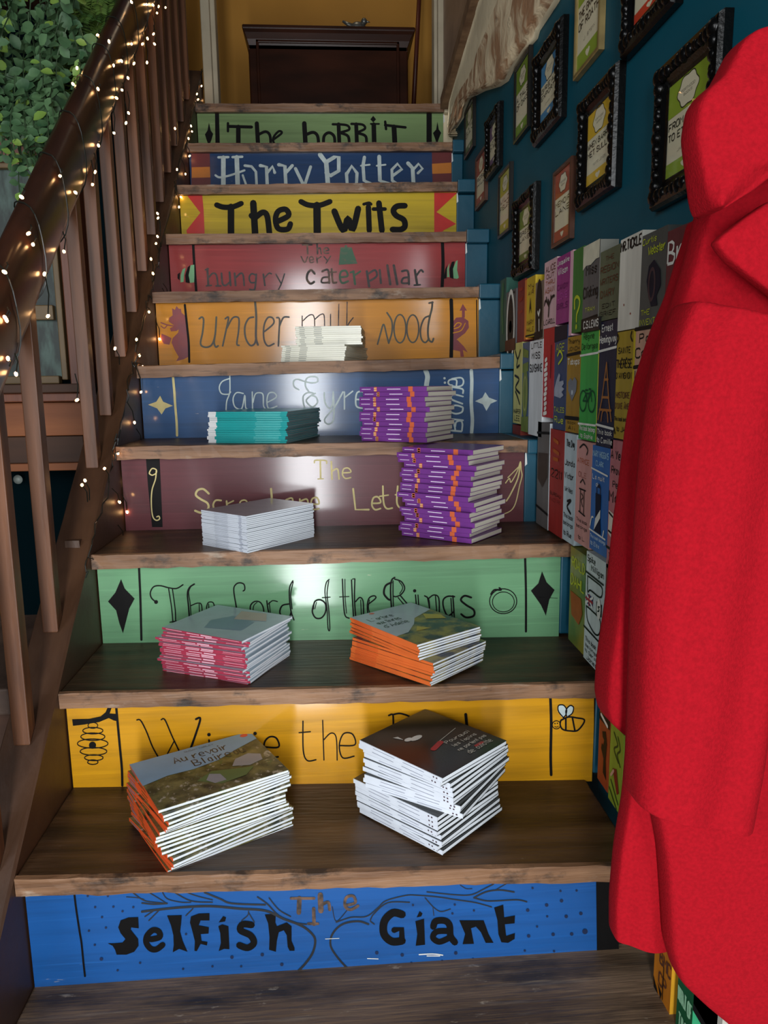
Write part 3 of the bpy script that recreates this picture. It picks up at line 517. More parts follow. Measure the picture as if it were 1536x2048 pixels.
# ------------------------------------------------------------------ rough plaster and rafter on the wall
low = [(900,276),(904,262),(913,255),(926,235),(929,219),(938,199),(953,190),(969,182),(999,173),(1015,162),(1028,135),(1053,100),(1073,77),(1077,62),(1095,35),(1115,4),(1135,-30),(1160,-70),(1195,-125),(1240,-190),(1290,-270),(1350,-370)]
upp = [(894,262),(894,250),(895,240),(896,225),(897,214),(898,205),(902,190),(907,172),(914,148),(921,124),(929,96),(937,68),(944,44),(950,22),(956,0),(964,-28),(972,-56),(980,-84),(996,-140),(1014,-200),(1036,-275),(1064,-370)]
mb = MB(); rows = []
NU = 16
for (a, b) in zip(low, upp):
    row = []
    for j in range(NU+1):
        t = j/NU; px, py = a[0]+(b[0]-a[0])*t, a[1]+(b[1]-a[1])*t
        bul = .004+.03*min(1, t*5)*(1 if t < .86 else 1)
        if 0 < j < NU: bul += R.uniform(-.005, .005); px += R.uniform(-1, 1); py += R.uniform(-1, 1)
        x = XWALL-bul; p = onx(px, py, x); row.append((x, p.y, p.z))
    rows.append(row)
n = len(rows); vs = [p for r_ in rows for p in r_]
bk = [(XWALL-.0005, p[1], p[2]) for r_ in rows for p in r_]
W1 = NU+1; fs = []; ms = []
mb.v = vs+bk
for i in range(n-1):
    for j in range(NU):
        mb.f.append((i*W1+j, i*W1+j+1, (i+1)*W1+j+1, (i+1)*W1+j)); mb.m.append(1 if j >= NU*.74 or j == 0 else 0)
o_ = n*W1
for i in range(n-1):
    for j in (0, NU):
        mb.f.append((i*W1+j, (i+1)*W1+j, o_+(i+1)*W1+j, o_+i*W1+j)); mb.m.append(1)
for j in range(NU):
    for i in (0, n-1):
        mb.f.append((i*W1+j, i*W1+j+1, o_+i*W1+j+1, o_+i*W1+j)); mb.m.append(1)
obj('trim_2', mb, [PLASTER, PLASTER2], kind='structure', smooth=True)
tag(bpy.data.objects['trim_2'], 'rough torn lime plaster edge on the wall above the pictures', 'plaster')
a = onx(890, 208, .925); b = onx(1056, -372, .925)
pts = [(a.y, a.z-.0), (2.469, a.z-.0), (2.469, 3.35), (b.y, 3.35), (b.y, b.z)]
mb = MB().add([(x, y, z) for x in (.953, XWALL-.0006) for y, z in pts], [(0, 1, 2, 3, 4), (9, 8, 7, 6, 5)]+[(i, i+5, (i+1) % 5+5, (i+1) % 5) for i in range(5)])
obj('trim_6', mb, mat('pinkish_door_paint', (150, 124, 104)), kind='structure')
obj('trim_3', MB().beam(a, b, .04, .035, (1, 0, 0)), mat('rafter_wood', (96, 68, 46), rough=.7, c2=(128, 98, 70), vs=20, bump=.4), kind='structure')

# ------------------------------------------------------------------ painted wooden books on the wall
def panel(lab, xl, ytl, ybl, xr, col, texts=(), motifs=(), side=None, group='painted book spines on the wall', x=XBK, pt=None):
    ym = (ytl+ybl)/2; zt = onx(xl, ytl, x).z; zb = onx(xl, ybl, x).z
    yf = onx(xl, ym, x).y; yn = max(onx(xr, ym, x).y, .0565); W = yf-yn; H = zt-zb
    t = thing('painted_book', lab, 'painted book', (x+.016, (yf+yn)/2, zb), group)
    g = .0006
    mb = MB(); xb = XWALL-.0006
    mb.box((x, yn+g, zb+g), (xb, yf-g, zt-g))
    mats = [pt or _paint('panel_%d_%d_%d' % col, col, var=.14, coat=0, spec=.2, rough=.5, bst=(1, 1.6, .12), st=(1, 2.5, .35), vs=14)]
    if side: mb.m[2] = 1; mats.append(_paint('panel_%d_%d_%d' % side, side, var=.1, coat=0, spec=.2))
    obj('board', mb, mats, t)
    bag = {}
    def get(c):
        if c not in bag: bag[c] = MB()
        return bag[c]
    for tx in texts:
        s, u0, v0, u1, v1, c = tx[:6]
        ZC[0] = 0.0
        def fn(u, v, k=len(bag)): return (x-.0007-.0001*k-ZC[0]*4e-6, yf-u*W, zt-v*W)
        letters(get(('lettering', c)), s, u0, v0*H/W, u1, v1*H/W, fn, wt=tx[6] if len(tx) > 6 else .15, jit=.18)
    for c, spec in motifs:
        def fn2(u, v, k=len(bag)): return (x-.0009-.0002*k, yf-u*W, zt-v*H)
        r_ = W/H; ZC[0] = 0.0
        mm = get(('motif', c))
        for it in spec.split(';'):
            sep = '!' if '!' in it else '|'
            h, b = it.split(sep); pts = [(p[0], p[1]/r_) for p in P2(b)]
            f3 = lambda u, v, k=len(bag): (x-.0007-.0002*k-ZC[0]*4e-6, yf-u*W, zt-v*W)
            if h[0] == 'P': poly(mm, pts, f3)
            elif h[0] == 'd': [disc(mm, p[0], p[1], float(h[1:]), float(h[1:]), f3) for p in pts]
            elif h[0] == 'o':
                ww, rx, ry = [float(q) for q in h[1:].split()]; ellipse(mm, pts[0][0], pts[0][1], rx, ry, ww, f3)
            elif h[0] == 'e':
                rx, ry = [float(q) for q in h[1:].split()]; disc(mm, pts[0][0], pts[0][1], rx, ry, f3, 20)
            else: ribbon(mm, smooth(pts) if sep == '|' else pts, float(h), f3)
    for (nm, c), m in bag.items(): obj(nm, m, ink('ink_%d_%d_%d' % c, c), t)
    return t
K = (18, 17, 16); WH = (214, 214, 206); YG = (176, 186, 50); BR = (88, 52, 36); GY = (120, 120, 122); BK2 = (20, 24, 40)
B = panel
B('dark green painted book at the far end of the top row', 1000, 562, 705, 1012, (42, 82, 70), (), ((( 66, 104, 70), '.3|.5,.1 .4,.4 .55,.7'),))
B('grey painted book with a white ring, top row', 1012, 586, 703, 1032, (84, 84, 86), (('IIT', .2, .06, .85, .3, K),), ((WH, 'o.12 .36 .8|.5,.6'), (K, 'e.28 .65|.5,.6'), (WH, 'd.14|.5,.6'), (BR, 'P|.0,.82 1,.8 1,1 0,1')))
B('plain dark red painted book beside a yellow one, top row', 1035, 564, 686, 1049, (112, 28, 30), (), (((140, 50, 40), '.1|.3,.15 .7,.15;.1|.3,.32 .7,.3;.1|.3,.52 .7,.5'),))
B('narrow plain orange painted book, top row', 1049, 561, 680, 1053, (196, 120, 48))
B('yellow painted book with a black triangle, top row', 1053, 558, 676, 1070, (186, 158, 40), (('My', .2, .12, .85, .22, BR), ('AIR', .2, .24, .85, .32, BR), ('MARY', .1, .72, .9, .82, BR), ('HALE', .1, .84, .9, .93, BR)), ((K, 'P|.35,.62 .5,.34 .65,.62 .5,.52;.05!0,.97 1,.97'),))
B('brownish grey painted book with a black spade shape, top row', 1070, 567, 681, 1087, (112, 98, 84), (), ((K, 'e.36 .95|.5,.48;P|0,.86 1,.83 1,.97 0,1'), (WH, '.1!.4,.52 .5,.58 .62,.5;.08!.55,.66 .58,.84')))
B('pale pink painted book with a small black tree, top row', 1088, 527, 659, 1113, (194, 160, 164), (('ALICE', .14, .08, .9, .19, BR), ('OUT', .2, .2, .8, .28, BR), ('THRU', .14, .3, .86, .38, (150, 84, 50)), ('AGAIN', .12, .4, .86, .5, (150, 84, 50)), ('L.CAROLL', .06, .87, .95, .96, K)), ((K, '.07|.45,.82 .48,.65 .4,.58;.06|.48,.68 .25,.58 .15,.6;.06|.48,.66 .7,.56 .88,.55;.05|.3,.6 .25,.53;.05|.6,.6 .62,.53;.05|.15,.58 .1,.64'),))
B('magenta painted book with white script, top row', 1113, 517, 650, 1139, (136, 44, 112), (('Jacqueline', .06, .06, .95, .15, WH), ('Wilson', .12, .18, .85, .3, WH), ('CANDY', .1, .42, .9, .52, (96, 30, 84)), ('LOVE', .15, .55, .88, .66, (170, 70, 150)), ('GIRLS', .1, .7, .9, .8, (96, 30, 84))))
B('narrow light pink painted book, top row', 1139, 503, 672, 1145, (200, 156, 168))
B('green painted book with a lime question mark, top row', 1145, 503, 667, 1166, (48, 106, 44), (), ((YG, '.1|.3,.7 .28,.6 .5,.57 .75,.62 .72,.7 .52,.78 .5,.86;d.08|.5,.93'),))
B('grey painted book with a cream top edge, top row', 1166, 496, 666, 1198, (84, 84, 84), (('Miss', .2, .24, .85, .38, K), ('Clicking', .06, .48, .94, .64, K), ('TRAM', .2, .72, .8, .78, YG)), (((190, 186, 164), 'P|0,0 1,0 1,.2 .8,.2 .5,.24 .2,.23 0,.27'), (K, 'P|0,.84 1,.82 1,.995 0,.995'), (WH, '.01!0,0 .01,0')), side=(120, 120, 112))
B('grey painted book with white capitals in a black band', 1166, 640, 666, 1198, (24, 22, 22), (('C.S.LEWIS', .05, .18, .97, .86, WH, .16),), x=XBK-.004)
B('mossy grey painted book with brown capitals, top row', 1199, 506, 644, 1238, (84, 92, 70), (('THE', .3, .1, .72, .18, BR), ('REGION', .06, .23, .96, .34, BR), ('WRITERS', .06, .4, .95, .51, BR), ('DIARY', .1, .57, .8, .7, BR), ('EDIT', .2, .76, .85, .84, K), ('GRIEF', .1, .87, .9, .95, K)))
B('white painted book with black capitals along its top', 1238, 482, 663, 1281, (206, 204, 192), (('MR.TICKLE', .05, .04, .97, .17, K, .2),), (((150, 60, 44), 'd.02|.62,.83 .3,.72'),))
B('dark grey painted book with lime lettering, top row', 1281, 474, 659, 1331, (74, 78, 76), (('Curtis', .05, .05, .6, .13, YG), ('Webster', .3, .15, .95, .26, YG), ('THE', .1, .8, .45, .87, YG), ('INVENTION', .04, .9, .98, .98, YG)), ((BK2, 'P|.35,.35 .55,.3 .8,.42 .85,.58 .7,.68 .75,.78 .5,.78 .35,.62 .28,.5'), ((70, 52, 56), 'o.06 .12 .25|.5,.55')))
B('maroon painted book with white script behind the red coat', 1331, 465, 655, 1400, (92, 40, 46), (('Bri', .06, .12, .62, .42, WH, .12), ('dget', .1, .66, .7, .84, WH, .12)))
# second row
B('pale yellow painted book with black scrawl, second row', 1027, 687, 846, 1044, (188, 184, 112), (('LEE', .2, .9, .8, .98, K), ('HARPER', .12, .82, .9, .89, K)), ((K, '.07|.2,.1 .5,.2 .8,.1;.07|.5,.2 .4,.3 .7,.28;.07|.2,.4 .7,.45 .3,.55 .8,.62;.07|.3,.6 .6,.68 .8,.75'),))
B('slate blue painted book with olive patches, second row', 1044, 686, 862, 1058, (74, 92, 118), (), (((108, 122, 60), 'P|.1,.06 .9,.1 .9,.18 .1,.16;P|.1,.24 .9,.22 .9,.32 .1,.34;e.4 .9|.5,.57;P|0,.84 1,.82 1,1 0,1'), ((150, 150, 90), 'o.08 .25 .6|.5,.57')))
B('white painted book with three short black words, second row', 1058, 683, 869, 1085, (200, 204, 206), (('LITTLE', .15, .03, .9, .1, K), ('MISS', .2, .13, .8, .21, K), ('SUNSHINE', .06, .25, .96, .35, K)))
B('bright red painted book with white upright lettering, second row', 1086, 659, 834, 1108, (164, 34, 38), (), ((WH, ';'.join('.1|.%d,%.3f .%d,%.3f' % (18+(i*7) % 9, .96-i*.055, 42-(i*5) % 8, .945-i*.055) for i in range(12))), ((90, 20, 24), '.06!.75,.2 .72,.55')))
B('blue painted book with a pale hand, second row', 1108, 655, 858, 1133, (52, 64, 96), (('AGE', .15, .17, .8, .24, YG), ('TALES', .1, .78, .9, .84, YG), ('Rue', .15, .87, .85, .95, YG)), ((BK2, 'P|0,0 1,0 1,.13 0,.15'), ((150, 156, 170), 'P|.1,.6 .3,.5 .45,.45 .55,.47 .5,.53 .8,.52 .85,.55 .7,.58 .9,.6 .7,.63 .85,.66 .6,.69 .1,.67'), (YG, '.06|.3,.28 .5,.24 .7,.3 .4,.36')))
B('mustard painted book with a grey heart shape, second row', 1133, 675, 863, 1160, (146, 112, 32), (('Thierry', .08, .03, .9, .09, K), ('JONCH', .08, .11, .9, .16, K), ('Tabaps', .08, .23, .95, .31, WH), ('book', .2, .88, .8, .92, K), ('Ali', .25, .93, .75, .985, K)), ((K, '.07!0,.19 1,.175;.09!0,.85 1,.845'), ((112, 116, 124), 'P|.5,.67 .2,.56 .18,.47 .35,.43 .5,.46 .65,.42 .82,.46 .8,.56'), ((180, 190, 200), 'd.06|.5,.58')))
B('bright green painted book with a line-drawn bicycle, second row', 1160, 663, 878, 1195, (58, 152, 66), (('Régine', .15, .03, .75, .1, (20, 70, 30)), ('Deforges', .06, .12, .95, .19, (20, 70, 30)), ('This book belongs', .05, .87, .97, .925, WH), ('to Sophie', .15, .94, .85, .99, WH)), ((WH, '.04!0,.225 1,.215;.04!0,.855 1,.85'), ((16, 70, 40), 'o.035 .2 .2|.25,.64;o.035 .2 .2|.75,.64;.035!.25,.64 .42,.57 .7,.57 .75,.64;.035!.42,.57 .52,.64 .7,.57;.035!.25,.64 .52,.64;.035!.38,.54 .5,.54;.035!.7,.57 .66,.53 .58,.53')), side=(190, 190, 60))
B('navy painted book with an orange lattice tower, second row', 1196, 645, 892, 1231, (22, 28, 52), (('Ernest', .15, .03, .75, .1, WH), ('Hemingway', .04, .115, .97, .19, WH), ('This book', .08, .86, .92, .91, WH), ('to Camille', .08, .925, .95, .98, WH)), ((WH, '.05!0,.235 1,.215;.05!0,.825 1,.84'), ((158, 104, 52), '.05!.12,.78 .3,.62 .42,.45 .48,.36 .5,.33;.05!.88,.78 .7,.62 .58,.45 .52,.36 .5,.33;.05!.3,.6 .7,.6;.05!.18,.7 .85,.7;.05!.4,.46 .62,.46;.045|.3,.79 .36,.72 .5,.7 .64,.72 .7,.79')))
B('mustard painted book with black capitals, between navy and tan books', 1231, 665, 877, 1264, (160, 136, 42), (('SAINTE', .12, .15, .85, .22, K), ('THÉRÈSE', .04, .26, .96, .36, K), ("D'AVIGNON", .04, .38, .97, .45, K), ('HISTOIRE', .08, .56, .9, .63, BR), ("D'UNE ÂME", .04, .66, .9, .73, BR), ('This book belongs', .04, .79, .96, .84, K), ('to JA', .2, .88, .7, .94, K)), ((K, '.05|.05,.02 .12,.06 .05,.1;.05|.9,.02 .85,.06 .95,.1;.05|.05,.9 .12,.95;.05|.9,.92 .82,.96 .92,.98'),), side=(196, 176, 50))
B('tan painted book with black handwriting beside the coat, second row', 1266, 660, 930, 1330, (186, 146, 124), (('Paulo', .15, .04, .8, .12, K), ('Coelho', .04, .14, .95, .23, K), ("L'alchimiste", .04, .3, 1.2, .38, K)), ((K, '.05!0,.0 1,.0;.05!0,.275 1,.25;.05!0,.84 1,.83'), ((120, 84, 70), '.03!.1,.72 .55,.5 .5,.7 .1,.72')))
# third row
B('small red-brown painted book low behind the yellow one', 1025, 848, 867, 1041, (116, 44, 34))
B('weathered grey painted book beside the red one, third row', 1074, 842, 1047, 1098, (96, 92, 90), (), (((62, 50, 44), 'P|.1,.3 .9,.28 .9,.5 .5,.62 .1,.55'), (K, '.06!0,.11 1,.09;.06!0,.82 1,.85')), side=(170, 176, 180))
B('brick red painted book with black figures, third row', 1099, 856, 1062, 1127, (142, 42, 38), (('2211', .12, .38, .9, .48, K), ('BUREAU', .1, .6, .85, .64, K), ('NOIR', .12, .66, .8, .7, (100, 24, 26))), (((160, 84, 40), '.08|.3,.1 .6,.12;.08|.3,.2 .65,.22;.08|.3,.28 .6,.28'),))
B('pale blue painted book with thin black scribbled words, third row', 1127, 864, 1079, 1151, (170, 186, 192), (('The Day', .2, .06, .85, .14, K), ('Jonda', .1, .24, .9, .31, K), ('Victor', .1, .36, .85, .43, K), ('Writes', .15, .49, .8, .55, K), ('This book', .1, .74, .9, .79, K), ('belongs', .1, .81, .9, .86, K), ('to Rue', .15, .9, .8, .96, K)), ((K, '.07|.4,.62 .7,.6 .4,.67 .7,.72'),))
B('salmon pink painted book with a drawn lantern tower, third row', 1151, 878, 1083, 1182, (192, 140, 134), (('ATRICE', .1, .17, .85, .23, (170, 90, 60)), ('OLE', .2, .3, .7, .36, (150, 90, 80)), ('This book', .15, .75, .85, .79, K), ('belongs', .15, .81, .85, .85, K), ('to L.', .3, .91, .75, .96, K)), ((K, '.04|.25,.07 .5,.03 .75,.07 .7,.12;.035!.35,.4 .5,.36 .65,.4;.035!.3,.46 .7,.46;.035!.38,.46 .38,.68;.035!.62,.46 .62,.68;.035!.3,.68 .7,.7;.03|.45,.5 .55,.53 .45,.57 .55,.62'),))
B('blue painted book with a lighthouse, third row', 1182, 888, 1098, 1217, (44, 98, 164), (('MARY HIGGINS', .05, .05, .95, .12, (150, 190, 214)), ('CLARK', .25, .14, .7, .2, (150, 190, 214)), ('La nuit', .08, .27, .75, .33, WH), ('du', .3, .34, .5, .39, WH), ('This book belongs', .06, .85, .95, .89, (190, 210, 224)), ('to Elsa', .1, .91, .6, .96, (190, 210, 224))), ((WH, '.035!.0,.22 .95,.25;.035!.0,.81 .95,.83;P|.28,.8 .35,.68 .62,.58 .62,.66;.04|.05,.77 .12,.69 .22,.68;.04|.8,.82 .85,.76'), ((14, 22, 46), 'P|.32,.44 .62,.44 .62,.52 .62,.58 .35,.68;P|.62,.66 .68,.81 .28,.8;P|.38,.385 .5,.34 .6,.385;.03!.38,.39 .38,.44;.03!.58,.39 .58,.44')))
B('dusty pink painted book with a white shuttered window, third row', 1217, 877, 1138, 1262, (170, 104, 108), (('A Year in', .05, .08, .95, .16, K), ('Provence', .1, .2, .85, .27, K), ('Peter', .18, .31, .7, .37, K), ('Mayle', .04, .39, .9, .5, K), ('This book', .1, .87, .8, .91, K), ('belongs', .1, .93, .8, .98, K)), ((( 212, 200, 186), 'P|.06,.54 .32,.56 .32,.76 .06,.72;P|.7,.56 .94,.55 .94,.74 .7,.76;.05!.34,.55 .34,.76;.05!.5,.55 .5,.76;.05!.66,.55 .66,.76;.04!.32,.55 .68,.55;.04!.32,.62 .68,.62;.04!.32,.69 .68,.69;.04!.32,.76 .68,.76'), (K, '.05!0,.83 .95,.85;.04!.08,.56 .25,.58;.04!.75,.6 .92,.57;.04!.08,.7 .25,.71;.04!.75,.73 .92,.7')))
# fourth row and lower
B('yellow and green painted book standing on the fourth tread up', 1139, 1089, 1281, 1170, (128, 120, 36), (('ROALD', .15, .1, .95, .23, YG), ('DAHL', .1, .28, .95, .42, YG)), (((150, 80, 36), 'P|.1,.46 .8,.46 .9,.6 .7,.74 .2,.7'),), pt=mat('yellow_green_blend', (30, 92, 40), rough=.4, c2=(150, 130, 34), vs=9, st=(1, 1, .6)))
B('white painted book with speech bubbles and a tiny flag', 1170, 1098, 1318, 1208, (190, 200, 200), (('Spike', .08, .03, .5, .1, K), ('Milligan', .3, .1, .95, .17, K), ('This book', .1, .78, .7, .83, K), ('belongs', .12, .84, .75, .88, K), ('to Gerald', .1, .89, .8, .93, K), ('Jones', .2, .94, .75, .99, K)), ((K, '.04!0,.19 .95,.2;.035|.12,.22 .5,.22 .88,.23 .9,.3 .75,.33 .3,.33 .15,.36 .12,.22;.035|.1,.5 .4,.5 .85,.52 .85,.64 .6,.68 .2,.62 .1,.5;.04!0,.7 .95,.72;P|.65,.38 .92,.38 .92,.49 .65,.49'), ((34, 44, 100), 'P|.08,.38 .45,.38 .45,.47 .08,.47'), (WH, 'e.1 .2|.785,.435;.05!.08,.38 .45,.47;.05!.45,.38 .08,.47'), ((150, 40, 50), '.05!.265,.38 .265,.47;.05!.08,.425 .45,.425'), (K, '.03|.83,.41 .75,.42 .82,.44 .74,.46')), group=None)
B('dark red painted book partly behind the coat, below the pink one', 1208, 1123, 1353, 1246, (88, 24, 28), (('Grim', .1, .05, .9, .16, (140, 70, 70)), ('Hill', .1, .2, .8, .32, (140, 70, 70))), (((48, 16, 20), 'P|.1,.5 .8,.46 .9,.7 .5,.85 .1,.75'),))
B('orange-brown painted book with a black figure, under the second tread', 1197, 1415, 1560, 1219, (146, 62, 32), (), ((K, 'P|.35,.25 .65,.2 .8,.35 .75,.6 .85,.85 .55,.8 .55,.6 .3,.5 .35,.42 .5,.42 .55,.34 .4,.32'), (K, 'P|0,.03 1,.0 1,.12 0,.12'), (WH, '.12!.2,.04 .8,.1')))
B('lime green painted book with dark squiggles, beside the coat hem', 1219, 1436, 1600, 1246, (126, 146, 46), (), (((44, 60, 24), '.06|.3,.1 .6,.2 .35,.3 .7,.4;.06|.6,.1 .8,.22 .6,.32 .85,.42;.06|.2,.72 .8,.9;.06|.1,.84 .7,.98'), ((110, 36, 24), 'P|.3,.55 .6,.5 .85,.75 .7,.8'), ((190, 150, 130), '.09!.2,.66 .4,.56')))
B('orange painted book with black shapes low on the wall', 1306, 1850, 2075, 1343, (184, 110, 26), (('BMC', .35, .1, .95, .25, BR), ('CP', .35, .3, .75, .45, BR)), ((K, 'P|.02,.42 .3,.5 .5,.64 .4,.7 .2,.68;P|.3,.42 .55,.46 .5,.53;P|.5,.56 .75,.6 .6,.68;P|.5,.72 .8,.82 .7,.86;.04!.6,.2 .6,.5'),), side=(206, 150, 40))
B('dark green painted book with thin pale capitals below the coat', 1354, 1870, 2110, 1412, (22, 84, 50), (('WHAT OF', .1, .38, .95, .55, (150, 200, 160)), ('TIME', .2, .6, .8, .75, (150, 200, 160))), (), side=(56, 160, 112))
B('narrow black painted book below the coat', 1437, 1900, 2110, 1446, (20, 22, 24))
B('pale painted book at the bottom right below the coat', 1447, 1900, 2110, 1475, (190, 188, 176))
mb = MB(); a = onx(1292, 1880, .955); mb.box((.945, a.y-.012, -.02), (XWALL-.001, a.y+.03, onx(1292, 1860, .955).z)); obj('trim_4', mb, mat('grey_trim_paint', (150, 152, 148), rough=.5), kind='structure')

# ------------------------------------------------------------------ framed prints
FRB = mat('glossy_black_frame', (5, 5, 5), rough=.26, var=.2, vs=40, bump=.15, bs=160, spec=.3)
FRG = mat('gilt_frame', (150, 130, 84), rough=.35, metal=.5, var=.2, vs=30)
FRD = mat('brown_frame', (70, 40, 26), rough=.35, var=.2, vs=30)
FRS = mat('plain_black_frame', (26, 24, 22), rough=.3, var=.1)
CARD = mat('cream_card', (208, 200, 170), rough=.6, var=.05)
def framed(lab, xl, ytl, ybl, xr, style, col, lines, m=None, cap=True):
    d = .02 if style == 'ornate' else .012
    xf = XWALL-d
    A = onx(xl, ytl, xf); zb = onx(xl, ybl, xf).z; yn = onx(xr, (ytl+ybl)/2, XWALL-.004).y
    yf, zt = A.y, A.z; W = yf-yn; H = zt-zb
    t = thing('framed_print', lab, 'framed print', (XWALL-.004, (yf+yn)/2, (zt+zb)/2), 'framed prints on the teal wall')
    bw = W*(.19 if style == 'ornate' else .07)
    prof = [(0, .0), (0, .6), (.1, .9), (.3, 1.0), (.5, .75), (.65, .8), (.85, .56), (1, .5), (1, .0)] if style == 'ornate' else [(0, 0), (0, .9), (.2, 1), (.7, 1), (1, .8), (1, 0)]
    rings = []
    for sy, sz in ((0, 0), (1, 0), (1, 1), (0, 1), (0, 0)):
        rg = []
        for p, h in prof:
            yy = (yf-bw*p) if sy == 0 else (yn+bw*p); zz = (zb+bw*p) if sz == 0 else (zt-bw*p)
            rg.append((XWALL-.0006-(d-.0006)*h, yy, zz))
        rings.append(rg)
    obj('moulding', MB().loft(rings, False), m or FRB, t)
    if style == 'ornate':
        def orn(cy, cz, dy, dz, n):
            mb = MB()
            for i in range(n):
                q = (i-(n-1)/2); rr = bw*(.3-.05*abs(q)/max(1, n/4))
                mb.ball((xf+.004, cy+dy*q*bw*.42, cz+dz*q*bw*.42), rr, 8, 6, (.8, 1, 1))
            return mb
        for cy in (yn+bw*.45, yf-bw*.45):
            for cz in (zb+bw*.45, zt-bw*.45):
                mb = MB(); sy = 1 if cy < (yn+yf)/2 else -1; sz = 1 if cz < (zb+zt)/2 else -1
                for q in range(4):
                    rr = bw*(.36-.055*q)
                    mb.ball((xf+.004, cy+sy*q*bw*.4, cz), rr, 8, 6, (.8, 1, 1))
                    if q: mb.ball((xf+.004, cy, cz+sz*q*bw*.42), rr, 8, 6, (.8, 1, 1))
                obj('corner_ornament', mb, FRB, t, smooth=True)
        for cy in (yn+bw*.42, yf-bw*.42): obj('side_ornament', orn(cy, (zb+zt)/2, 0, 1, 5), FRB, t, smooth=True)
        for cz in (zb+bw*.42, zt-bw*.42): obj('side_ornament', orn((yn+yf)/2, cz, 1, 0, 5), FRB, t, smooth=True)
    xp = XWALL-(.009 if style == 'ornate' else .007); y0, y1, z0, z1 = yn+bw*.92, yf-bw*.92, zb+bw*.92, zt-bw*.92
    pr = obj('print', MB().box((xp, y0, z0), (XWALL-.0008, y1, z1)), CARD, t)
    w_, h_ = y1-y0, z1-z0
    CM = mat('print_%d_%d_%d' % col, col, rough=.5, var=.04)
    def fn(u, v, k=0): return (xp-.0004-.00018*k-ZC[0]*2e-6, y1-u*w_, z1-v*w_)
    r_ = h_/w_; ZC[0] = 0.0
    mb = MB(); poly(mb, [(0, 0), (1, 0), (1, .36*r_), (0, .36*r_)], fn); obj('colour_band', mb, CM, pr)
    mb = MB(); poly(mb, [(0, .83*r_), (1, .83*r_), (1, r_), (0, r_)], fn); obj('colour_band', mb, CM, pr)
    mb = MB(); f1 = lambda u, v: fn(u, v, 1)
    poly(mb, [(.5+(.235+.02*math.cos(6*a))*math.cos(a), .185*r_+(.125+.01*math.cos(6*a))*math.sin(a)*1.25) for a in [2*math.pi*i/40 for i in range(40)]], f1)
    poly(mb, [(.5, .955*r_), (.42, .915*r_), (.4, .885*r_), (.46, .87*r_), (.5, .885*r_), (.54, .87*r_), (.6, .885*r_), (.58, .915*r_)], f1)
    obj('emblem', mb, CARD, pr)
    f2 = lambda u, v: fn(u, v, 2)
    ZC[0] = 0.0
    mb = MB(); letters(mb, 'PORTWOOD', .34, .155*r_, .66, .182*r_, f2, .13); letters(mb, 'BOOKS', .4, .2*r_, .6, .225*r_, f2, .13)
    ribbon(mb, [(.5+(.24+.02*math.cos(6*a))*math.cos(a), .185*r_+(.13+.01*math.cos(6*a))*math.sin(a)*1.25) for a in [2*math.pi*i/40 for i in range(41)]], .012, f2, False)
    v = .42
    for ln in lines[:2]: letters(mb, ln, .06, v*r_, .94, (v+.07)*r_, f2, .2); v += .115
    if len(lines) > 2: letters(mb, lines[2], .3, .72*r_, .8, .75*r_, f2, .12)
    obj('lettering', mb, mat('black_print_ink', (24, 24, 22), rough=.5, var=0), pr)
    mb = MB().box((xp-.0018, y0+.0005, z0+.0005), (xp-.0011, y1-.0005, z1-.0005)); obj('glass', mb, GLASS, t)
framed('thin dark framed print furthest up the stairs, faded green', 928, 226, 320, 950, 'plain', (108, 118, 74), ('LATE', 'DAY'), FRS)
framed('ornate black frame with purplish print, high at far end', 969, 243, 362, 1004, 'ornate', (112, 84, 110), ('NOTES', 'ON BEES'))
framed('small brown framed reddish print below the purplish one', 950, 318, 422, 974, 'plain', (150, 74, 52), ('ROSE', 'HILL'), FRD)
framed('plain black frame with yellow-green print, lower row', 996, 351, 478, 1024, 'plain', (168, 164, 54), ('WILD', 'FIELDS'), FRS)
framed('ornate black frame with faded green print, lowest of the pictures', 1025, 402, 560, 1077, 'ornate', (104, 126, 52), ('GREEN', 'LANES'))
framed('plain dark frame with green print left of the ornate blue one', 1028, 140, 287, 1062, 'plain', (112, 140, 40), ('A TALE', 'OF OAKS'), FRS)
framed('ornate black frame with blue and cream print', 1065, 116, 292, 1131, 'ornate', (66, 128, 170), ('GREAT', 'EXPORTS', 'CHAS. DAY'))
framed('narrow frame with brick red print above the painted books', 1105, 346, 496, 1147, 'plain', (160, 72, 44), ('MEMOIR', 'LANE'), FRD)
framed('gilt framed green print cut off by the top of the picture', 1151, -60, 155, 1207, 'plain', (136, 158, 50), ('THE GRAPES', 'OF ROATH', 'J. STEIN'), FRG)
framed('ornate black frame with mustard yellow print', 1154, 206, 421, 1242, 'ornate', (206, 168, 40), ('WHEN BARRY', 'MET SULLY', 'IANTO JONES'))
framed('ornate black frame with orange-red print at the top edge', 1244, -110, 112, 1362, 'ornate', (196, 60, 32), ('CATCHER', 'IN THE BAY'))
framed('largest ornate black frame with lime green print beside the coat', 1306, 142, 417, 1448, 'ornate', (134, 158, 42), ('FROM BARRY', 'TO ETERNITY', 'JAMES JONES'))
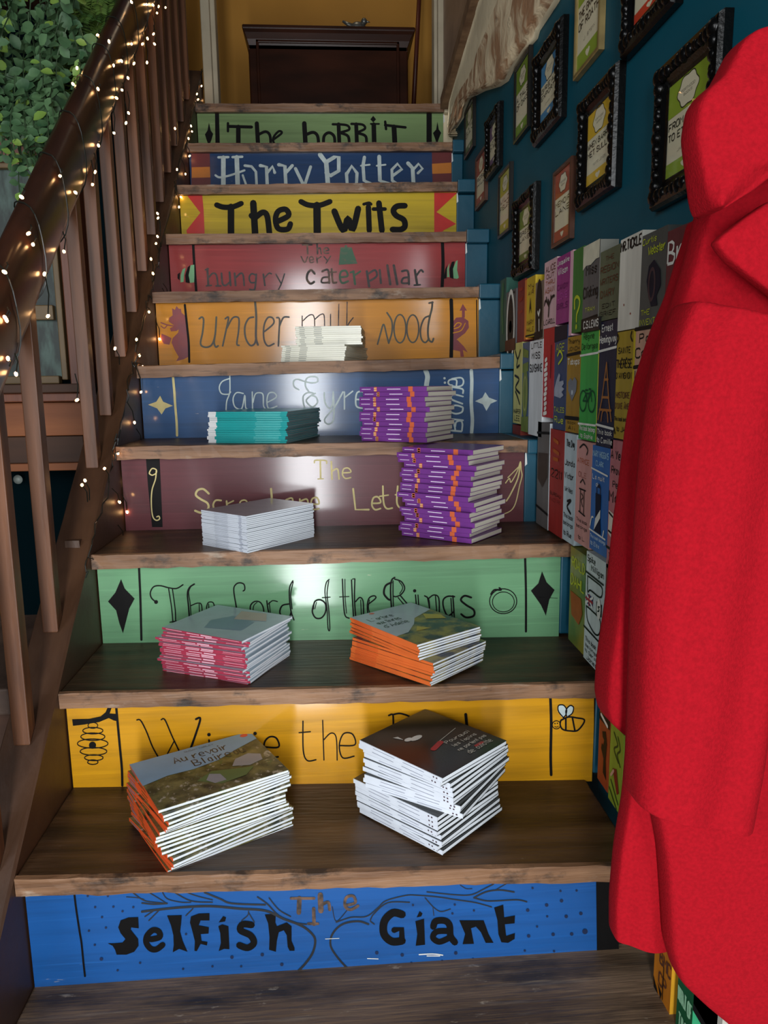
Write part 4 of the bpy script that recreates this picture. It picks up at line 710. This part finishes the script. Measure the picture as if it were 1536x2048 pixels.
# ------------------------------------------------------------------ stacks of books on the treads
ORD = ['topmost', 'second from the top', 'third from the top', 'fourth from the top', 'fifth from the top', 'sixth from the top', 'seventh from the top', 'eighth from the top', 'ninth from the top', 'tenth from the top',
       'eleventh from the top', 'twelfth from the top', 'thirteenth from the top', 'fourteenth from the top', 'fifteenth from the top', 'sixteenth from the top', 'seventeenth from the top', 'eighteenth from the top', 'nineteenth from the top', 'twentieth from the top']
def make_book(name, L, D, T, cover, spine, pages, spine_art=(), top=None):
    """local frame: spine along x at y=+D/2, fore-edge at y=-D/2, z up from 0"""
    r = thing(name, 'book', 'book')
    c = min(.0009, T*.15); e = .0004
    mb = MB().box((-L/2, -D/2, 0), (L/2, D/2-c, c)); obj('back_cover', mb, cover, r, local=True)
    mb = MB().box((-L/2, -D/2, T-c), (L/2, D/2-c, T)); obj('front_cover', mb, top or cover, r, local=True)
    mb = MB().hexa([(-L/2,D/2-c,0),(L/2,D/2-c,0),(L/2,D/2,.0003),(-L/2,D/2,.0003),(-L/2,D/2-c,T),(L/2,D/2-c,T),(L/2,D/2,T-.0003),(-L/2,D/2,T-.0003)])
    sp = obj('spine', mb, spine, r, local=True)
    obj('pages', MB().box((-L/2+e, -D/2+e, c), (L/2-e, D/2-c, T-c)), pages, r, local=True)
    for nm, m, items in spine_art:
        mb = MB()
        for (u0, u1, v0, v1) in items:      # u along the spine from the near end, v down from the top, fractions
            x0, x1 = -L/2+u0*L, -L/2+u1*L; z0, z1 = T*(1-v1), T*(1-v0); y = D/2+.0003
            mb.add([(x1, y, z0), (x0, y, z0), (x0, y, z1), (x1, y, z1)], [(0, 1, 2, 3)])
        obj(nm, mb, m, sp, local=True)
    return r
def stack(proto, desc, where, group, zt, N, Sx, Ox, ang, H, n, jit=.003, rot=2.5, offs=None, top_art=None):
    k, z = zt
    Nw = onz(N[0], N[1], z); Nw.z = z
    a = math.radians(ang); u = Vector((math.cos(a), math.sin(a), 0)); v = Vector((math.sin(a), -math.cos(a), 0))
    def solve(d, px):
        lo, hi = .02, .5
        s = 1 if px > pix(Nw)[0] else -1
        for _ in range(40):
            m_ = (lo+hi)/2; p = pix(Nw+d*m_)[0]
            if (p-px)*s < 0: lo = m_
            else: hi = m_
        return lo
    L, D = solve(u, Sx), solve(v, Ox); T = H/n
    r0 = proto(L, D, T)
    ctr = Nw+u*(L/2)+v*(D/2); out = []
    for i in range(n):
        o = r0 if i == 0 else copy_tree(r0)
        off = (0, 0, 0) if offs is None else offs(i)
        ju = R.uniform(-jit, jit)+off[0]; jv = R.uniform(-jit, jit)+off[1]
        o.location = ctr+u*ju+v*jv+Vector((0, 0, .0004+i*T)); o.rotation_euler = (0, 0, a+math.radians(R.uniform(-rot, rot)+off[2]))
        q = n-1-i
        od = ORD[q] if i else 'bottom one'
        o['label'] = '%s, %s, %s' % (desc, od, where)
        o['group'] = group; o['category'] = 'book'
        out.append(o)
    if top_art: top_art(out[-1], L, D, T)
    return out
def art(o, L, D, T, nm, m, spec_fn, lift=.0006):
    """cover picture: fn(u, v) in metres, u outwards from the spine, v towards the reader"""
    mb = MB(); ZC[0] = 0.0; fn = lambda u, v: (L/2-v, D/2-u, T+lift+ZC[0]*2e-6)
    spec_fn(mb, fn); fc = [c for c in o.children if c.name.startswith('front_cover')][0]
    obj(nm, mb, m, fc, local=True)
Z1, Z2, Z3, Z4, Z5 = [(k, ztop(k)) for k in (1, 2, 3, 4, 5)]
def lnk(c, **k): return mat('cover_%d_%d_%d' % c, c, **dict(dict(rough=.28, var=.05, vs=30), **k))
ORANGE = lnk((228, 88, 42)); SKYC = lnk((128, 168, 200), rough=.3)
landsc = worn(mat('cover_landscape', (36, 44, 24), rough=.3, c2=(128, 120, 72), vs=46, thr=(.35, .68)), [(60, (1, 1, 1), .58, .64, (186, 176, 160), .8), (40, (1, 1.4, 1), .6, .66, (70, 100, 50), .8)])
def pA(L, D, T): return make_book('picture_book', L, D, T, landsc, ORANGE, PAPER, [('spine_lettering', lnk((120, 116, 130)), [(.76, .96, .3, .7)]), ('spine_patch', lnk((104, 86, 40)), [(.4, .58, .35, .65)])], top=landsc)
def topA(o, L, D, T):
    art(o, L, D, T, 'sky', SKYC, lambda mb, f: poly(mb, [(0, 0), (D, 0), (D, L*.2), (D*.8, L*.3), (D*.6, L*.42), (D*.4, L*.46), (D*.2, L*.44), (0, L*.5)], f), .0004)
    art(o, L, D, T, 'cover_lettering', lnk((30, 34, 44)), lambda mb, f: (letters(mb, 'Au revoir', D*.3, L*.12, D*.74, L*.25, f, .12), letters(mb, 'Blaireau', D*.42, L*.28, D*.84, L*.41, f, .12), letters(mb, 'SUSAN VARLEY', D*.42, L*.05, D*.66, L*.08, f, .12)))
    art(o, L, D, T, 'badger', lnk((150, 150, 156)), lambda mb, f: (poly(mb, [(D*.66, L*.62), (D*.72, L*.5), (D*.84, L*.46), (D*.92, L*.54), (D*.9, L*.66), (D*.78, L*.7)], f), poly(mb, [(D*.42, L*.74), (D*.47, L*.64), (D*.54, L*.7), (D*.55, L*.84), (D*.46, L*.84)], f)), .0005)
    art(o, L, D, T, 'meadow', lnk((92, 116, 66)), lambda mb, f: (poly(mb, [(D*.36, L*.7), (D*.5, L*.6), (D*.66, L*.68), (D*.8, L*.74), (D*.7, L*.86), (D*.5, L*.88)], f)), .00045)
    art(o, L, D, T, 'red_badge', lnk((226, 84, 66)), lambda mb, f: disc(mb, D*.93, L*.06, .007, .006, f))
offA = lambda i: (-.004+.0007*i if i < 9 else .004, .0008*(i % 5)-.002 - (.006 if 7 < i < 11 else 0), 3.5*math.sin(i*.55)-(3 if i > 14 else 0))
stack(pA, 'white-paged picture book with orange spine', 'left stack, lowest tread', 'orange-spined picture books, left stack on the lowest tread', Z1, (335, 1753), 265, 585, 122, .104, 18, .0025, 1.5, offA, topA)
DARKC = lnk((34, 36, 32), rough=.22); WHITES = lnk((214, 220, 230))
def pB(L, D, T): return make_book('paperback_book', L, D, T, DARKC, WHITES, PAPER, [('spine_lettering', lnk((150, 154, 170)), [(.2, .45, .42, .56), (.55, .82, .42, .56)]), ('spine_lettering', lnk((70, 50, 60)), [(.05, .066, .35, .65), (.085, .1, .35, .65)])])
def topB(o, L, D, T):
    art(o, L, D, T, 'white_rabbit', lnk((214, 214, 206)), lambda mb, f: (disc(mb, D*.42, L*.36, D*.08, L*.035, f), disc(mb, D*.34, L*.33, D*.05, L*.03, f), poly(mb, [(D*.3, L*.3), (D*.26, L*.2), (D*.31, L*.22)], f)))
    art(o, L, D, T, 'red_mark', lnk((176, 40, 44)), lambda mb, f: (ribbon(mb, [(D*.36, L*.62), (D*.52, L*.58)], .01, f), ribbon(mb, [(D*.7, L*.86), (D*.8, L*.86)], .006, f)))
    def tx(mb, f):
        ribbon(mb, [(D*.52, L*.56), (D*.86, L*.5)], .0012, f)
        for i, s in enumerate(('Pourquoi', 'les lapins', 'ne portent pas', 'de culotte')): letters(mb, s, D*(.54-.03*(i == 2)), L*(.6+.085*i), D*(.9+.04*(i == 2)), L*(.66+.085*i), f, .14)
    art(o, L, D, T, 'cover_lettering', lnk((196, 190, 176)), tx)
def offB(i):
    if i < 8: return (.001*i, 0, -4+1.2*i*.5)
    if i < 16: return (-.004-.0006*i, .003, 7-1.2*(i-8))
    return (-.01, -.004, -6)
stack(pB, 'white-spined paperback with dark cover', 'right stack, lowest tread', 'dark-covered paperbacks, right stack on the lowest tread', Z1, (888, 1711), 716, 1000, 136, .137, 18, .003, 2.2, offB, topB)
PINK = lnk((166, 56, 78)); LIGHTC = lnk((170, 186, 198), rough=.22)
def pC(L, D, T): return make_book('thin_booklet', L, D, T, LIGHTC, PINK, PAPER, [('spine_lettering', lnk((226, 178, 192)), [(.03, .25, .3, .45), (.36, .5, .2, .7), (.52, .68, .4, .7), (.74, .95, .25, .45)])])
def topC(o, L, D, T):
    art(o, L, D, T, 'watercolour', lnk((118, 140, 164)), lambda mb, f: (poly(mb, [(D*.2, L*.4), (D*.45, L*.3), (D*.7, L*.42), (D*.62, L*.75), (D*.3, L*.8)], f)), .0004)
    art(o, L, D, T, 'pale_wash', lnk((188, 168, 160)), lambda mb, f: (poly(mb, [(D*.6, L*.5), (D*.9, L*.4), (D*.95, L*.7), (D*.7, L*.85)], f)), .0005)
stack(pC, 'thin booklet with pink spine', 'left stack, second tread', 'pink-spined booklets, left stack on the second tread', Z2, (496, 1374), 324, 580, 155, .086, 19, .004, 1.8, lambda i: (.002*math.sin(i), .003*math.sin(i*.8), -5 if i > 17 else 0), topC)
ORG2 = lnk((216, 104, 48)); MULTI = mat('cover_colourful', (38, 44, 64), rough=.26, c2=(146, 132, 62), vs=30, thr=(.4, .62))
def pD(L, D, T): return make_book('picture_book', L, D, T, MULTI, ORG2, PAPER, [('spine_lettering', lnk((196, 72, 30)), [(.66, .94, .2, .35), (.66, .94, .55, .7)])], top=MULTI)
def topD(o, L, D, T):
    art(o, L, D, T, 'pale_sky', lnk((176, 188, 200)), lambda mb, f: poly(mb, [(0, 0), (D, 0), (D, L*.3), (D*.6, L*.42), (D*.45, L*.55), (D*.2, L*.7), (0, L*.72)], f), .0004)
    art(o, L, D, T, 'cover_lettering', lnk((30, 32, 38)), lambda mb, f: [letters(mb, s, D*.1, L*(.16+.12*i), D*.46, L*(.24+.12*i), f, .15) for i, s in enumerate(('L\'arbre', 'aux livres', 'd\'Adele'))])
    art(o, L, D, T, 'yellow_figures', lnk((186, 164, 56)), lambda mb, f: (poly(mb, [(D*.7, L*.5), (D*.8, L*.36), (D*.95, L*.5), (D*.9, L*.62)], f), poly(mb, [(D*.3, L*.72), (D*.42, L*.62), (D*.5, L*.74)], f)), .0005)
    art(o, L, D, T, 'red_badge', lnk((216, 80, 66)), lambda mb, f: disc(mb, D*.3, L*.04, .006, .005, f))
stack(pD, 'picture book with bright orange spine', 'right stack, second tread', 'orange-spined picture books, right stack on the second tread', Z2, (861, 1374), 700, 965, 133, .075, 15, .002, 1.2, lambda i: (-.001*i, 0, 0) if i < 9 else (.008, .006, -8), topD)
GREYW = lnk((206, 212, 222)); GLOSSC = lnk((150, 158, 164), rough=.06)
def pE(L, D, T): return make_book('white_booklet', L, D, T, GLOSSC, GREYW, PAPER, [('spine_lettering', lnk((166, 172, 186)), [(.1, .16, .2, .8), (.4, .7, .3, .6)])])
stack(pE, 'white-spined booklet', 'white stack, third tread', 'white booklets, stack on the third tread', Z3, (495, 1107), 406, 629, 138, .074, 20, .0012, .8)
PURP = lnk((112, 54, 132)); ORB = lnk((206, 100, 62)); SPW = lnk((228, 216, 236))
def pF(L, D, T): return make_book('purple_paperback', L, D, T, PURP, PURP, PAPERC, [('spine_band', ORB, [(.2, .265, .0, 1), (.735, .775, .05, .95)]), ('spine_emblem', lnk((226, 196, 140)), [(.74, .78, .2, .45), (.74, .78, .6, .85)]), ('spine_lettering', SPW, [(.38, .58, .42, .57), (.83, .97, .43, .53)])])
offF = lambda i: (.006*math.sin(i*1.7)+.003*math.sin(i*.9), .006*math.sin(i*2.3), 1.5*math.sin(i*1.1))
stack(pF, 'purple paperback with orange bands', 'tall stack, third tread', 'purple paperbacks, tall stack on the third tread', Z3, (943, 1088), 803, 1002, 142, .192, 18, .002, .8, offF)
TEALC = lnk((30, 150, 150)); SHADEDP = mat('shaded_pages', (120, 124, 124), rough=.8, var=.2, vs=4, st=(1, 1, 200))  # page edges lying in shade, with the shade painted in as grey
def pG(L, D, T): return make_book('teal_booklet', L, D, T, TEALC, TEALC, SHADEDP, [('spine_end', lnk((214, 214, 214)), [(.9, 1, 0, 1)]), ('spine_lettering', lnk((120, 200, 196)), [(.08, .4, .35, .6)])])
stack(pG, 'teal-spined thin booklet', 'stack on fourth tread', 'teal booklets, stack on the fourth tread', Z4, (577, 887), 420, 648, 164, .072, 18, .0025, 1, lambda i: (.004 if i < 9 else 0, .003*math.sin(i), 0))
stack(pF, 'purple paperback with orange bands', 'shorter stack, fourth tread', 'purple paperbacks, shorter stack on the fourth tread', Z4, (853, 886), 722, 905, 147, .124, 11, .002, .8, lambda i: (.005*math.sin(i*1.9), .004*math.sin(i*2.3), 1.5*math.sin(i*1.3)))
CRW = lnk((222, 220, 204)); CRP = mat('ivory_pages', (206, 204, 184), rough=.8, var=.14, vs=4, st=(1, 1, 200))
def pI(L, D, T): return make_book('white_booklet', L, D, T, CRW, CRW, CRP, [('spine_lettering', lnk((166, 166, 154)), [(.6, .72, .2, .7), (.86, .94, .2, .7)])])
zI = Z5[1]
stack(pI, 'ivory-spined thin booklet', 'stack on fifth tread', 'ivory booklets, stack on the fifth tread', Z5, (716, 722), 586, 757, 172, .088, 17, .002, 1, lambda i: (-.002, -.012, -7) if i < 8 else (.004, .004, 3))

# ------------------------------------------------------------------ red coat hanging at the wall end
RED = mat('red_wool', (147, 11, 24), rough=.9, var=.12, vs=260, bump=.25, bs=420, sheen=.0, spec=.1)
coat = thing('wool_coat', 'long red wool coat with wide collar hanging at the right', 'coat', tuple(ony(1500, 1000, .0)))
def cloth(name, rows, y, th, n=36, folds=(), edge=.35, label=None, sub=1):
    """rows (pyL, pxL, pyR, pxR): horizontal cuts of a hanging piece, each an oval of thickness th"""
    fine = []
    for i in range(len(rows)-1):
        for j in range(3):
            t = j/3; fine.append([rows[i][c]*(1-t)+rows[i+1][c]*t for c in range(len(rows[0]))])
    fine.append(list(rows[-1]))
    rings = []
    for i, r in enumerate(fine):
        yy = y if len(r) < 5 else r[4]
        A = ony(r[1], r[0], yy); Bq = ony(r[3], r[2], yy); rg = []
        h = n//2
        for k in range(n):
            a = 2*math.pi*k/n; s = .5-.5*math.copysign(abs(math.cos(a))**.75, math.cos(a))
            p = A.lerp(Bq, s); d = math.copysign(abs(math.sin(a))**edge, math.sin(a))
            dy = -d*th/2
            for (amp, fr, ph, sl) in folds: dy += amp*math.sin(fr*s+ph+sl*i/len(fine))*min(1, s*6, (1-s)*6)
            rg.append((p.x, p.y+dy, p.z))
        rings.append(rg)
    return obj(name, MB().loft(rings), RED, coat, smooth=True, label=label, subsurf=sub)
cloth('rear_sleeve', [(432,1395,430,1480),(470,1386,470,1470),(520,1369,520,1450),(590,1348,590,1420),(660,1317,660,1400),(760,1284,760,1380),(850,1266,850,1360),(980,1250,980,1350),(1050,1239,1050,1345),(1200,1224,1200,1335),(1330,1204,1330,1330),(1395,1200,1400,1325),(1430,1207,1440,1320),(1452,1232,1462,1310),(1460,1256,1468,1300)], .0, .07, folds=[(.006, 9, 0, 2)])
cloth('front_panel', [(325,1445,325,1660),(375,1415,375,1670),(430,1400,430,1680),(520,1378,520,1700),(600,1352,600,1720),(700,1315,700,1730),(800,1292,800,1730),(1000,1272,1000,1730),(1300,1266,1300,1730),(1460,1262,1460,1730),(1600,1300,1600,1730),(1700,1319,1700,1730),(1800,1326,1800,1730),(1885,1331,1885,1730),(1945,1348,1960,1730),(1990,1396,2010,1730),(2048,1468,2070,1730),(2100,1540,2120,1730)], -.03, .06, folds=[(.008, 8, .5, 1.5), (.004, 17, 2, 1)])
cloth('back_panel', [(1440,1262,1440,1400),(1520,1256,1520,1400),(1600,1249,1605,1400),(1700,1232,1708,1400),(1800,1223,1812,1400),(1862,1223,1880,1400),(1870,1226,1888,1398)], .015, .045, folds=[(.006, 9, 1, .5)])
cloth('sleeve', [(598,1366,665,1620),(640,1350,700,1612),(690,1332,740,1604),(760,1312,800,1590),(900,1292,920,1574),(1000,1283,1010,1566),(1200,1271,1205,1552),(1400,1265,1410,1524),(1500,1262,1520,1508),(1585,1258,1632,1487),(1591,1262,1638,1484)], -.085, .085, edge=.5, folds=[(.005, 7, 1, 3), (.003, 16, 0, 5)])
cloth('lapel', [(398,1540,398,1720),(440,1478,440,1720),(470,1440,470,1720),(486,1424,486,1720),(500,1432,500,1720),(522,1450,522,1720),(560,1498,560,1720),(600,1550,600,1720),(650,1620,650,1720)], -.085, .022, edge=.3)
cloth('collar', [(66,1530,66,1640),(76,1492,76,1660),(86,1476,86,1680),(100,1464,100,1690),(130,1448,130,1700),(163,1430,163,1700),(190,1398,190,1700),(215,1382,215,1700),(270,1373,270,1690),(330,1381,330,1640),(355,1386,355,1536),(372,1389,372,1512),(392,1392,392,1486),(412,1398,412,1452),(428,1407,428,1426)], -.1, .05, edge=.3, folds=[(.004, 6, 1, 2)])

hk = thing('coat_hook', 'dark iron peg on the wall end carrying the red coat', 'hook', (.972, .055, ony(1560, 150, -.05).z))
hz = hk.location.z
obj('peg', MB().tube([(.974, .0545, hz), (.96, -.03, hz), (.93, -.1, hz+.004)], .007, 8), FRB, hk, smooth=True)
# ------------------------------------------------------------------ room behind the banister
PW = mat('red_brown_panel_wood', (92, 46, 26), rough=.45, c2=(118, 64, 38), vs=7, st=(3, 1, .4), bump=.1)
OW = mat('orange_brown_board', (122, 66, 30), rough=.6, c2=(146, 84, 42), vs=6, st=(.4, 1, 3), bump=.1)
DW = mat('dark_brown_board', (66, 38, 20), rough=.65, var=.2, vs=8, st=(.4, 1, 3))
PANE = mat('mottled_green_glass', (34, 46, 42), rough=.5, c2=(72, 94, 86), vs=16, st=(2.5, 1, .8), thr=(.4, .62))
BEIGE = mat('beige_window_frame', (112, 90, 58), rough=.5, var=.1)
YL = 1.60
def lb(mb, x0, y0, x1, y1, y, d):
    ym, xm = (y0+y1)/2, (max(x0, 0)+x1)/2
    xa, xb = ony(x0, ym, y).x, ony(x1, ym, y).x; za, zb = ony(xm, y1, y).z, ony(xm, y0, y).z
    return mb.box((xa, y, za), (xb, y+d, zb))
mb = MB(); lb(mb, -200, 322, 110, 336, YL-.03, .03); lb(mb, 106, 336, 118, 760, YL-.03, .03); lb(mb, -200, 610, 106, 640, YL-.03, .03); lb(mb, -200, 752, 118, 768, YL-.03, .03)
wf = obj('window_1', mb, BEIGE, kind='structure', bevel=.003)
mb = MB(); lb(mb, -200, 334, 108, 754, YL-.008, .006); obj('pane', mb, PANE, wf)
mb = MB(); lb(mb, 118, 200, 163, 775, YL-.05, .06); lb(mb, -200, 240, 118, 322, YL-.05, .06); obj('trim_5', mb, PW, kind='structure', bevel=.003)
cn = thing('wooden_counter', 'wooden counter with dark ledge seen through the balusters', 'counter', tuple(ony(60, 1300, YL-.1)))
mb = MB(); lb(mb, -260, 768, 165, 786, YL-.20, .2); obj('ledge', mb, DW, cn, bevel=.003)
mb = MB(); lb(mb, -260, 786, 163, 804, YL-.18, .17); obj('moulding', mb, PW, cn, bevel=.003)
mb = MB(); lb(mb, -260, 805, 166, 872, YL-.15, .14); obj('upper_board', mb, OW, cn, bevel=.002)
mb = MB(); lb(mb, -260, 873, 168, 926, YL-.14, .13); obj('lower_board', mb, DW, cn, bevel=.002)
mb = MB(); lb(mb, -260, 927, 169, 942, YL-.16, .15); obj('bottom_trim', mb, OW, cn, bevel=.002)
pl = ony(39, 958, YL-.02); tc = thing('round_knob', 'small round white knob fixed on the teal wall under the counter', 'knob', tuple(pl))
obj('rim', MB().tube([pl, pl+Vector((0, -.012, 0))], [.009, .014], 16), lnk((150, 158, 152)), tc, smooth=True)
tb = thing('low_table', 'rough dark wooden table top left of the banister', 'table', tuple(onz(0, 1400, -.05)))
q = ony(24, 1330, .62); q2 = ony(24, 1452, .50)
mb = MB().box((q.x-.6, .50, q2.z+.02), (q2.x+.0, .95, q2.z+.07)); obj('table_top', mb, mat('grey_brown_rough_wood', (92, 72, 60), rough=.7, c2=(64, 48, 40), vs=12, bump=.5), tb, bevel=.004)
for (x, y) in ((-.55, .54), (-.03, .54), (-.55, .91), (-.03, .91)): obj('leg', MB().box((q2.x+x-.02, y-.02, -1.15), (q2.x+x+.02, y+.02, q2.z+.02)), DW, tb)
ck = thing('slanted_plank', 'pale slanted wooden plank behind the lowest balusters', 'plank', tuple(ony(10, 1260, 1.0)))
obj('board', MB().beam(ony(-90, 1120, 1.0), ony(44, 1345, 1.0), .06, .025, (0, 1, 0)), mat('pale_plank_wood', (176, 132, 84), rough=.5, var=.12, vs=10), ck)

# ------------------------------------------------------------------ hanging greenery
LEAF = mat('grey_green_leaf', (46, 78, 50), rough=.5, c2=(92, 124, 84), vs=14, spec=.3); LIME = mat('lime_leaf', (96, 138, 58), rough=.5, c2=(128, 150, 66), vs=14)
STEMM = mat('thin_green_stem', (62, 84, 56), rough=.6, var=.1); FERN = mat('fern_green', (52, 84, 34), rough=.5, c2=(86, 108, 40), vs=18)
def leaf(mb, p, d, nrm, l, w_, m=0, round_=1):
    d = d.normalized(); s = d.cross(nrm).normalized(); nn = s.cross(d)
    pr = [(0, 0), (.18, .55), (.45, 1), (.75, .85), (1, 0.05)]
    vs = []
    for t, k in pr:
        c = p+d*(l*t)-nn*(l*.18*t*t); vs += [c-s*(w_*k/2)+nn*w_*.12*k, c, c+s*(w_*k/2)+nn*w_*.12*k]
    fs = []
    for i in range(4):
        for j in (0, 1): fs.append((i*3+j, i*3+j+1, i*3+j+4, i*3+j+3))
    mb.add(vs, fs, m)
euc = thing('hanging_eucalyptus', 'grey-green trailing eucalyptus hanging behind the handrail, top left', 'plant', tuple(ony(40, -40, 1.35)))
sm, fm = MB(), MB()
def spray(px0, py0, px1, py1, y0, y1, seed, big=1.0):
    rr = random.Random(seed); n = max(4, int(abs(py1-py0)/17)); pts = []
    for i in range(n+1):
        t = i/n; px = px0+(px1-px0)*t+6*math.sin(t*5+seed); py = py0+(py1-py0)*t
        pts.append(ony(px, py, y0+(y1-y0)*t+.02*math.sin(t*4+seed)))
    sm.tube(pts, .0016, 4)
    for i in range(1, n+1):
        d = (pts[i]-pts[i-1]).normalized()
        ax = Vector((rr.uniform(-1, 1), rr.uniform(-1, .3), rr.uniform(-.2, .2))).normalized()
        side = (ax-d*ax.dot(d)).normalized()
        for sgn in (1, -1):
            ld = (side*sgn+d*.45+Vector((0, 0, rr.uniform(-.2, .3)))).normalized()
            nn = Vector((rr.uniform(-.5, .5), -1, rr.uniform(.0, .9)))
            l = rr.uniform(.032, .046)*big*(1-.35*i/n)
            leaf(fm, pts[i], ld, nn, l, l*rr.uniform(.6, .8), 1 if (rr.random() < .06 or (i >= n-1 and rr.random() < .35)) else 0)
rs = random.Random(5)
def edge_y(px): return 330+ (20 if px < 60 else 50 if px < 90 else 10 if px < 120 else -60 if px < 160 else -140)
for i in range(46):
    px = rs.uniform(-60, 170); py0 = rs.uniform(-60, 190); L_ = rs.uniform(90, 190)
    pe = px+rs.uniform(-25, 25); py1 = min(py0+L_, edge_y(pe)+rs.uniform(-25, 15))
    if py1-py0 < 40: py0 = py1-90
    spray(px, py0, pe, py1, rs.uniform(1.2, 1.5), rs.uniform(1.15, 1.45), i)
for i, (px, py) in enumerate(((10, 310), (28, 325), (55, 335), (75, 368), (62, 350), (88, 300), (95, 330), (45, 385), (28, 300), (110, 270))):
    spray(px+rs.uniform(-18, 10), py-150, px, py, 1.3, 1.22, 100+i)
sz = ony(60, -62, 1.35).z; sx0, sx1 = ony(-90, -60, 1.35).x, ony(240, -60, 1.35).x
sh = thing('plant_shelf', 'dark wooden shelf above the picture edge carrying the hanging greenery', 'shelf', ((sx0+sx1)/2, 1.62, sz))
obj('board', MB().box((sx0, 1.18, sz+.01), (min(sx1, -.13), 1.619, sz+.035)), DW, sh, bevel=.003)
obj('stems', sm, STEMM, euc); obj('foliage', fm, [LEAF, LIME], euc, smooth=True)
fern = thing('hanging_fern', 'fine-leaved green fern hanging beside the handrail top', 'plant', tuple(ony(190, -30, 1.5)))
fm = MB(); sm = MB()
for i in range(24):
    rr = random.Random(300+i); px0 = rr.uniform(140, 235); py0 = rr.uniform(-60, 40); px1 = px0+rr.uniform(-30, 15); py1 = py0+rr.uniform(60, 210)
    if px0 > 195: py1 = py0+rr.uniform(40, 75)
    n = 22; pts = [ony(px0+(px1-px0)*t/n, py0+(py1-py0)*t/n, 1.5-.1*(t/n)+.03*math.sin(t*.2+i)) for t in range(n+1)]
    sm.tube(pts, .0012, 4)
    for k in range(1, n+1):
        d = (pts[k]-pts[k-1]).normalized()
        for sgn in (1, -1):
            leaf(fm, pts[k], Vector((sgn, rr.uniform(-.4, .4), -.25)), Vector((rr.uniform(-.3, .3), -1, .4)), .03*(1-.5*k/n), .006)
obj('fronds', fm, FERN, fern, smooth=True); obj('stems', sm, FERN, fern)

# ------------------------------------------------------------------ string lights
BULB = bpy.data.materials.new('warm_bulb'); BULB.use_nodes = True
bp = BULB.node_tree.nodes['Principled BSDF']; bp.inputs['Base Color'].default_value = (1, .8, .5, 1)
bp.inputs['Emission Color'].default_value = (1, .52, .2, 1); bp.inputs['Emission Strength'].default_value = 42
WIRE = mat('dark_light_wire', (24, 26, 20), rough=.4, var=0)
rail_b = [(10,635,1),(9,544,1),(89,548,0),(96,632,0),(128,503,0),(66,489,1),(57,467,1),(43,394,1),(120,352,1),(151,385,0),(185,369,0),(190,344,0),(197,291,0),(102,279,2),(122,258,2),(228,266,0),(252,246,0),(257,226,0),(233,196,1),(244,180,0),(196,178,1),(146,168,2),(154,136,2),(190,134,2),(227,131,1),(256,156,0),(268,127,0),(294,125,0),(243,122,1),(218,83,1),(195,70,2),(263,88,1),(285,88,0),(309,88,0),(295,77,0),(307,68,0),(263,4,1),(293,9,1),(306,10,0),(317,13,0),(331,15,0),(314,26,0),(13,640,1),(16,717,0),(32,748,0),(154,800,0)]
str_b = [(204,1134),(247,1080),(254,1024),(239,1004),(271,963),(164,970),(170,961),(209,937),(236,907),(283,888),(269,845),(282,784),(285,733),(279,711),(230,697),(319,678),(273,679),(329,632),(298,624),(333,609),(336,593),(306,547),(302,518),(312,487),(315,473),(316,436),(315,427),(358,414),(362,394),(371,348),(354,339),(379,312),(377,277),(384,263),(382,252),(350,257),(401,230),(411,201),(396,199),(394,188),(403,172),(403,43)]
bulb0 = None
def lights(name, lab, items, mode):
    global bulb0
    pos = []
    for it in items:
        if mode == 'rail':
            px, py, c = it
            x = {0: -.021, 1: -.023, 2: -.086}[c]
        else:
            px, py = it; x = -.006
        pos.append(onx(px, py, x))
    t = thing(name, lab, 'string lights', tuple(pos[0]))
    order = sorted(range(len(pos)), key=lambda i: pos[i].y)
    w_ = []
    if mode == 'rail':
        y0, y1 = pos[order[0]].y, pos[order[-1]].y; n = 300
        for i in range(n):
            y = -.1+(y1+.2+.1)*i/n; a = i*.32
            zc = hline(y, .627); ca, sa = math.cos(a), math.sin(a)
            ux = math.copysign(abs(ca)**.75, ca)*.031; uz = math.copysign(abs(sa)**.75, sa)*.054
            w_.append((-.054+ux, y-uz*.55, zc+uz))
        main = MB().tube(w_, .0013, 5)
        leads = [(Vector((-.02, p.y, hline(p.y, .6))) if p.x > -.022 else p+Vector((-.0, .012, .016))) for p in pos]
    else:
        path = []
        for i, j in enumerate(order):
            p = pos[j]; path.append(Vector((-.012, p.y-.012+R.uniform(-.01, .01), hline(p.y-.012, .012+.012*math.sin(i*1.3)))))
        pp = []
        for i in range(len(path)-1):
            for k in range(4): pp.append(path[i].lerp(path[i+1], k/4)+Vector((.004*math.sin(i*4+k*1.7), 0, .006*math.sin(i*3+k*2.1))))
        main = MB().tube(pp+[path[-1]], .0013, 5)
        leads = [min(pp, key=lambda q: (q-p).length) for p in pos]
    for p, l in zip(pos, leads):
        d = l-p
        if d.length > .07: l = p+d.normalized()*.05
        mid = (p+l)/2+Vector((.004, 0, .003))
        main.tube([p, mid, l], .0011, 4)
    obj('wire', main, WIRE, t)
    off = Vector(t.location)
    for p in pos:
        if bulb0 is None:
            bulb0 = obj('bulb', MB().ball((0, 0, 0), .0027, 8, 6, (1, 1, 1.5)), BULB, t, smooth=True, local=True); b = bulb0
        else:
            b = bulb0.copy(); COL.objects.link(b); b.parent = t
        b.location = p-off; b.rotation_euler = (R.uniform(-1, 1), R.uniform(-1, 1), 0)
lights('string_lights', 'warm fairy lights wound around the dark handrail', rail_b, 'rail')
lights('string_lights', 'warm fairy lights along the lower side board by the treads', str_b, 'string')
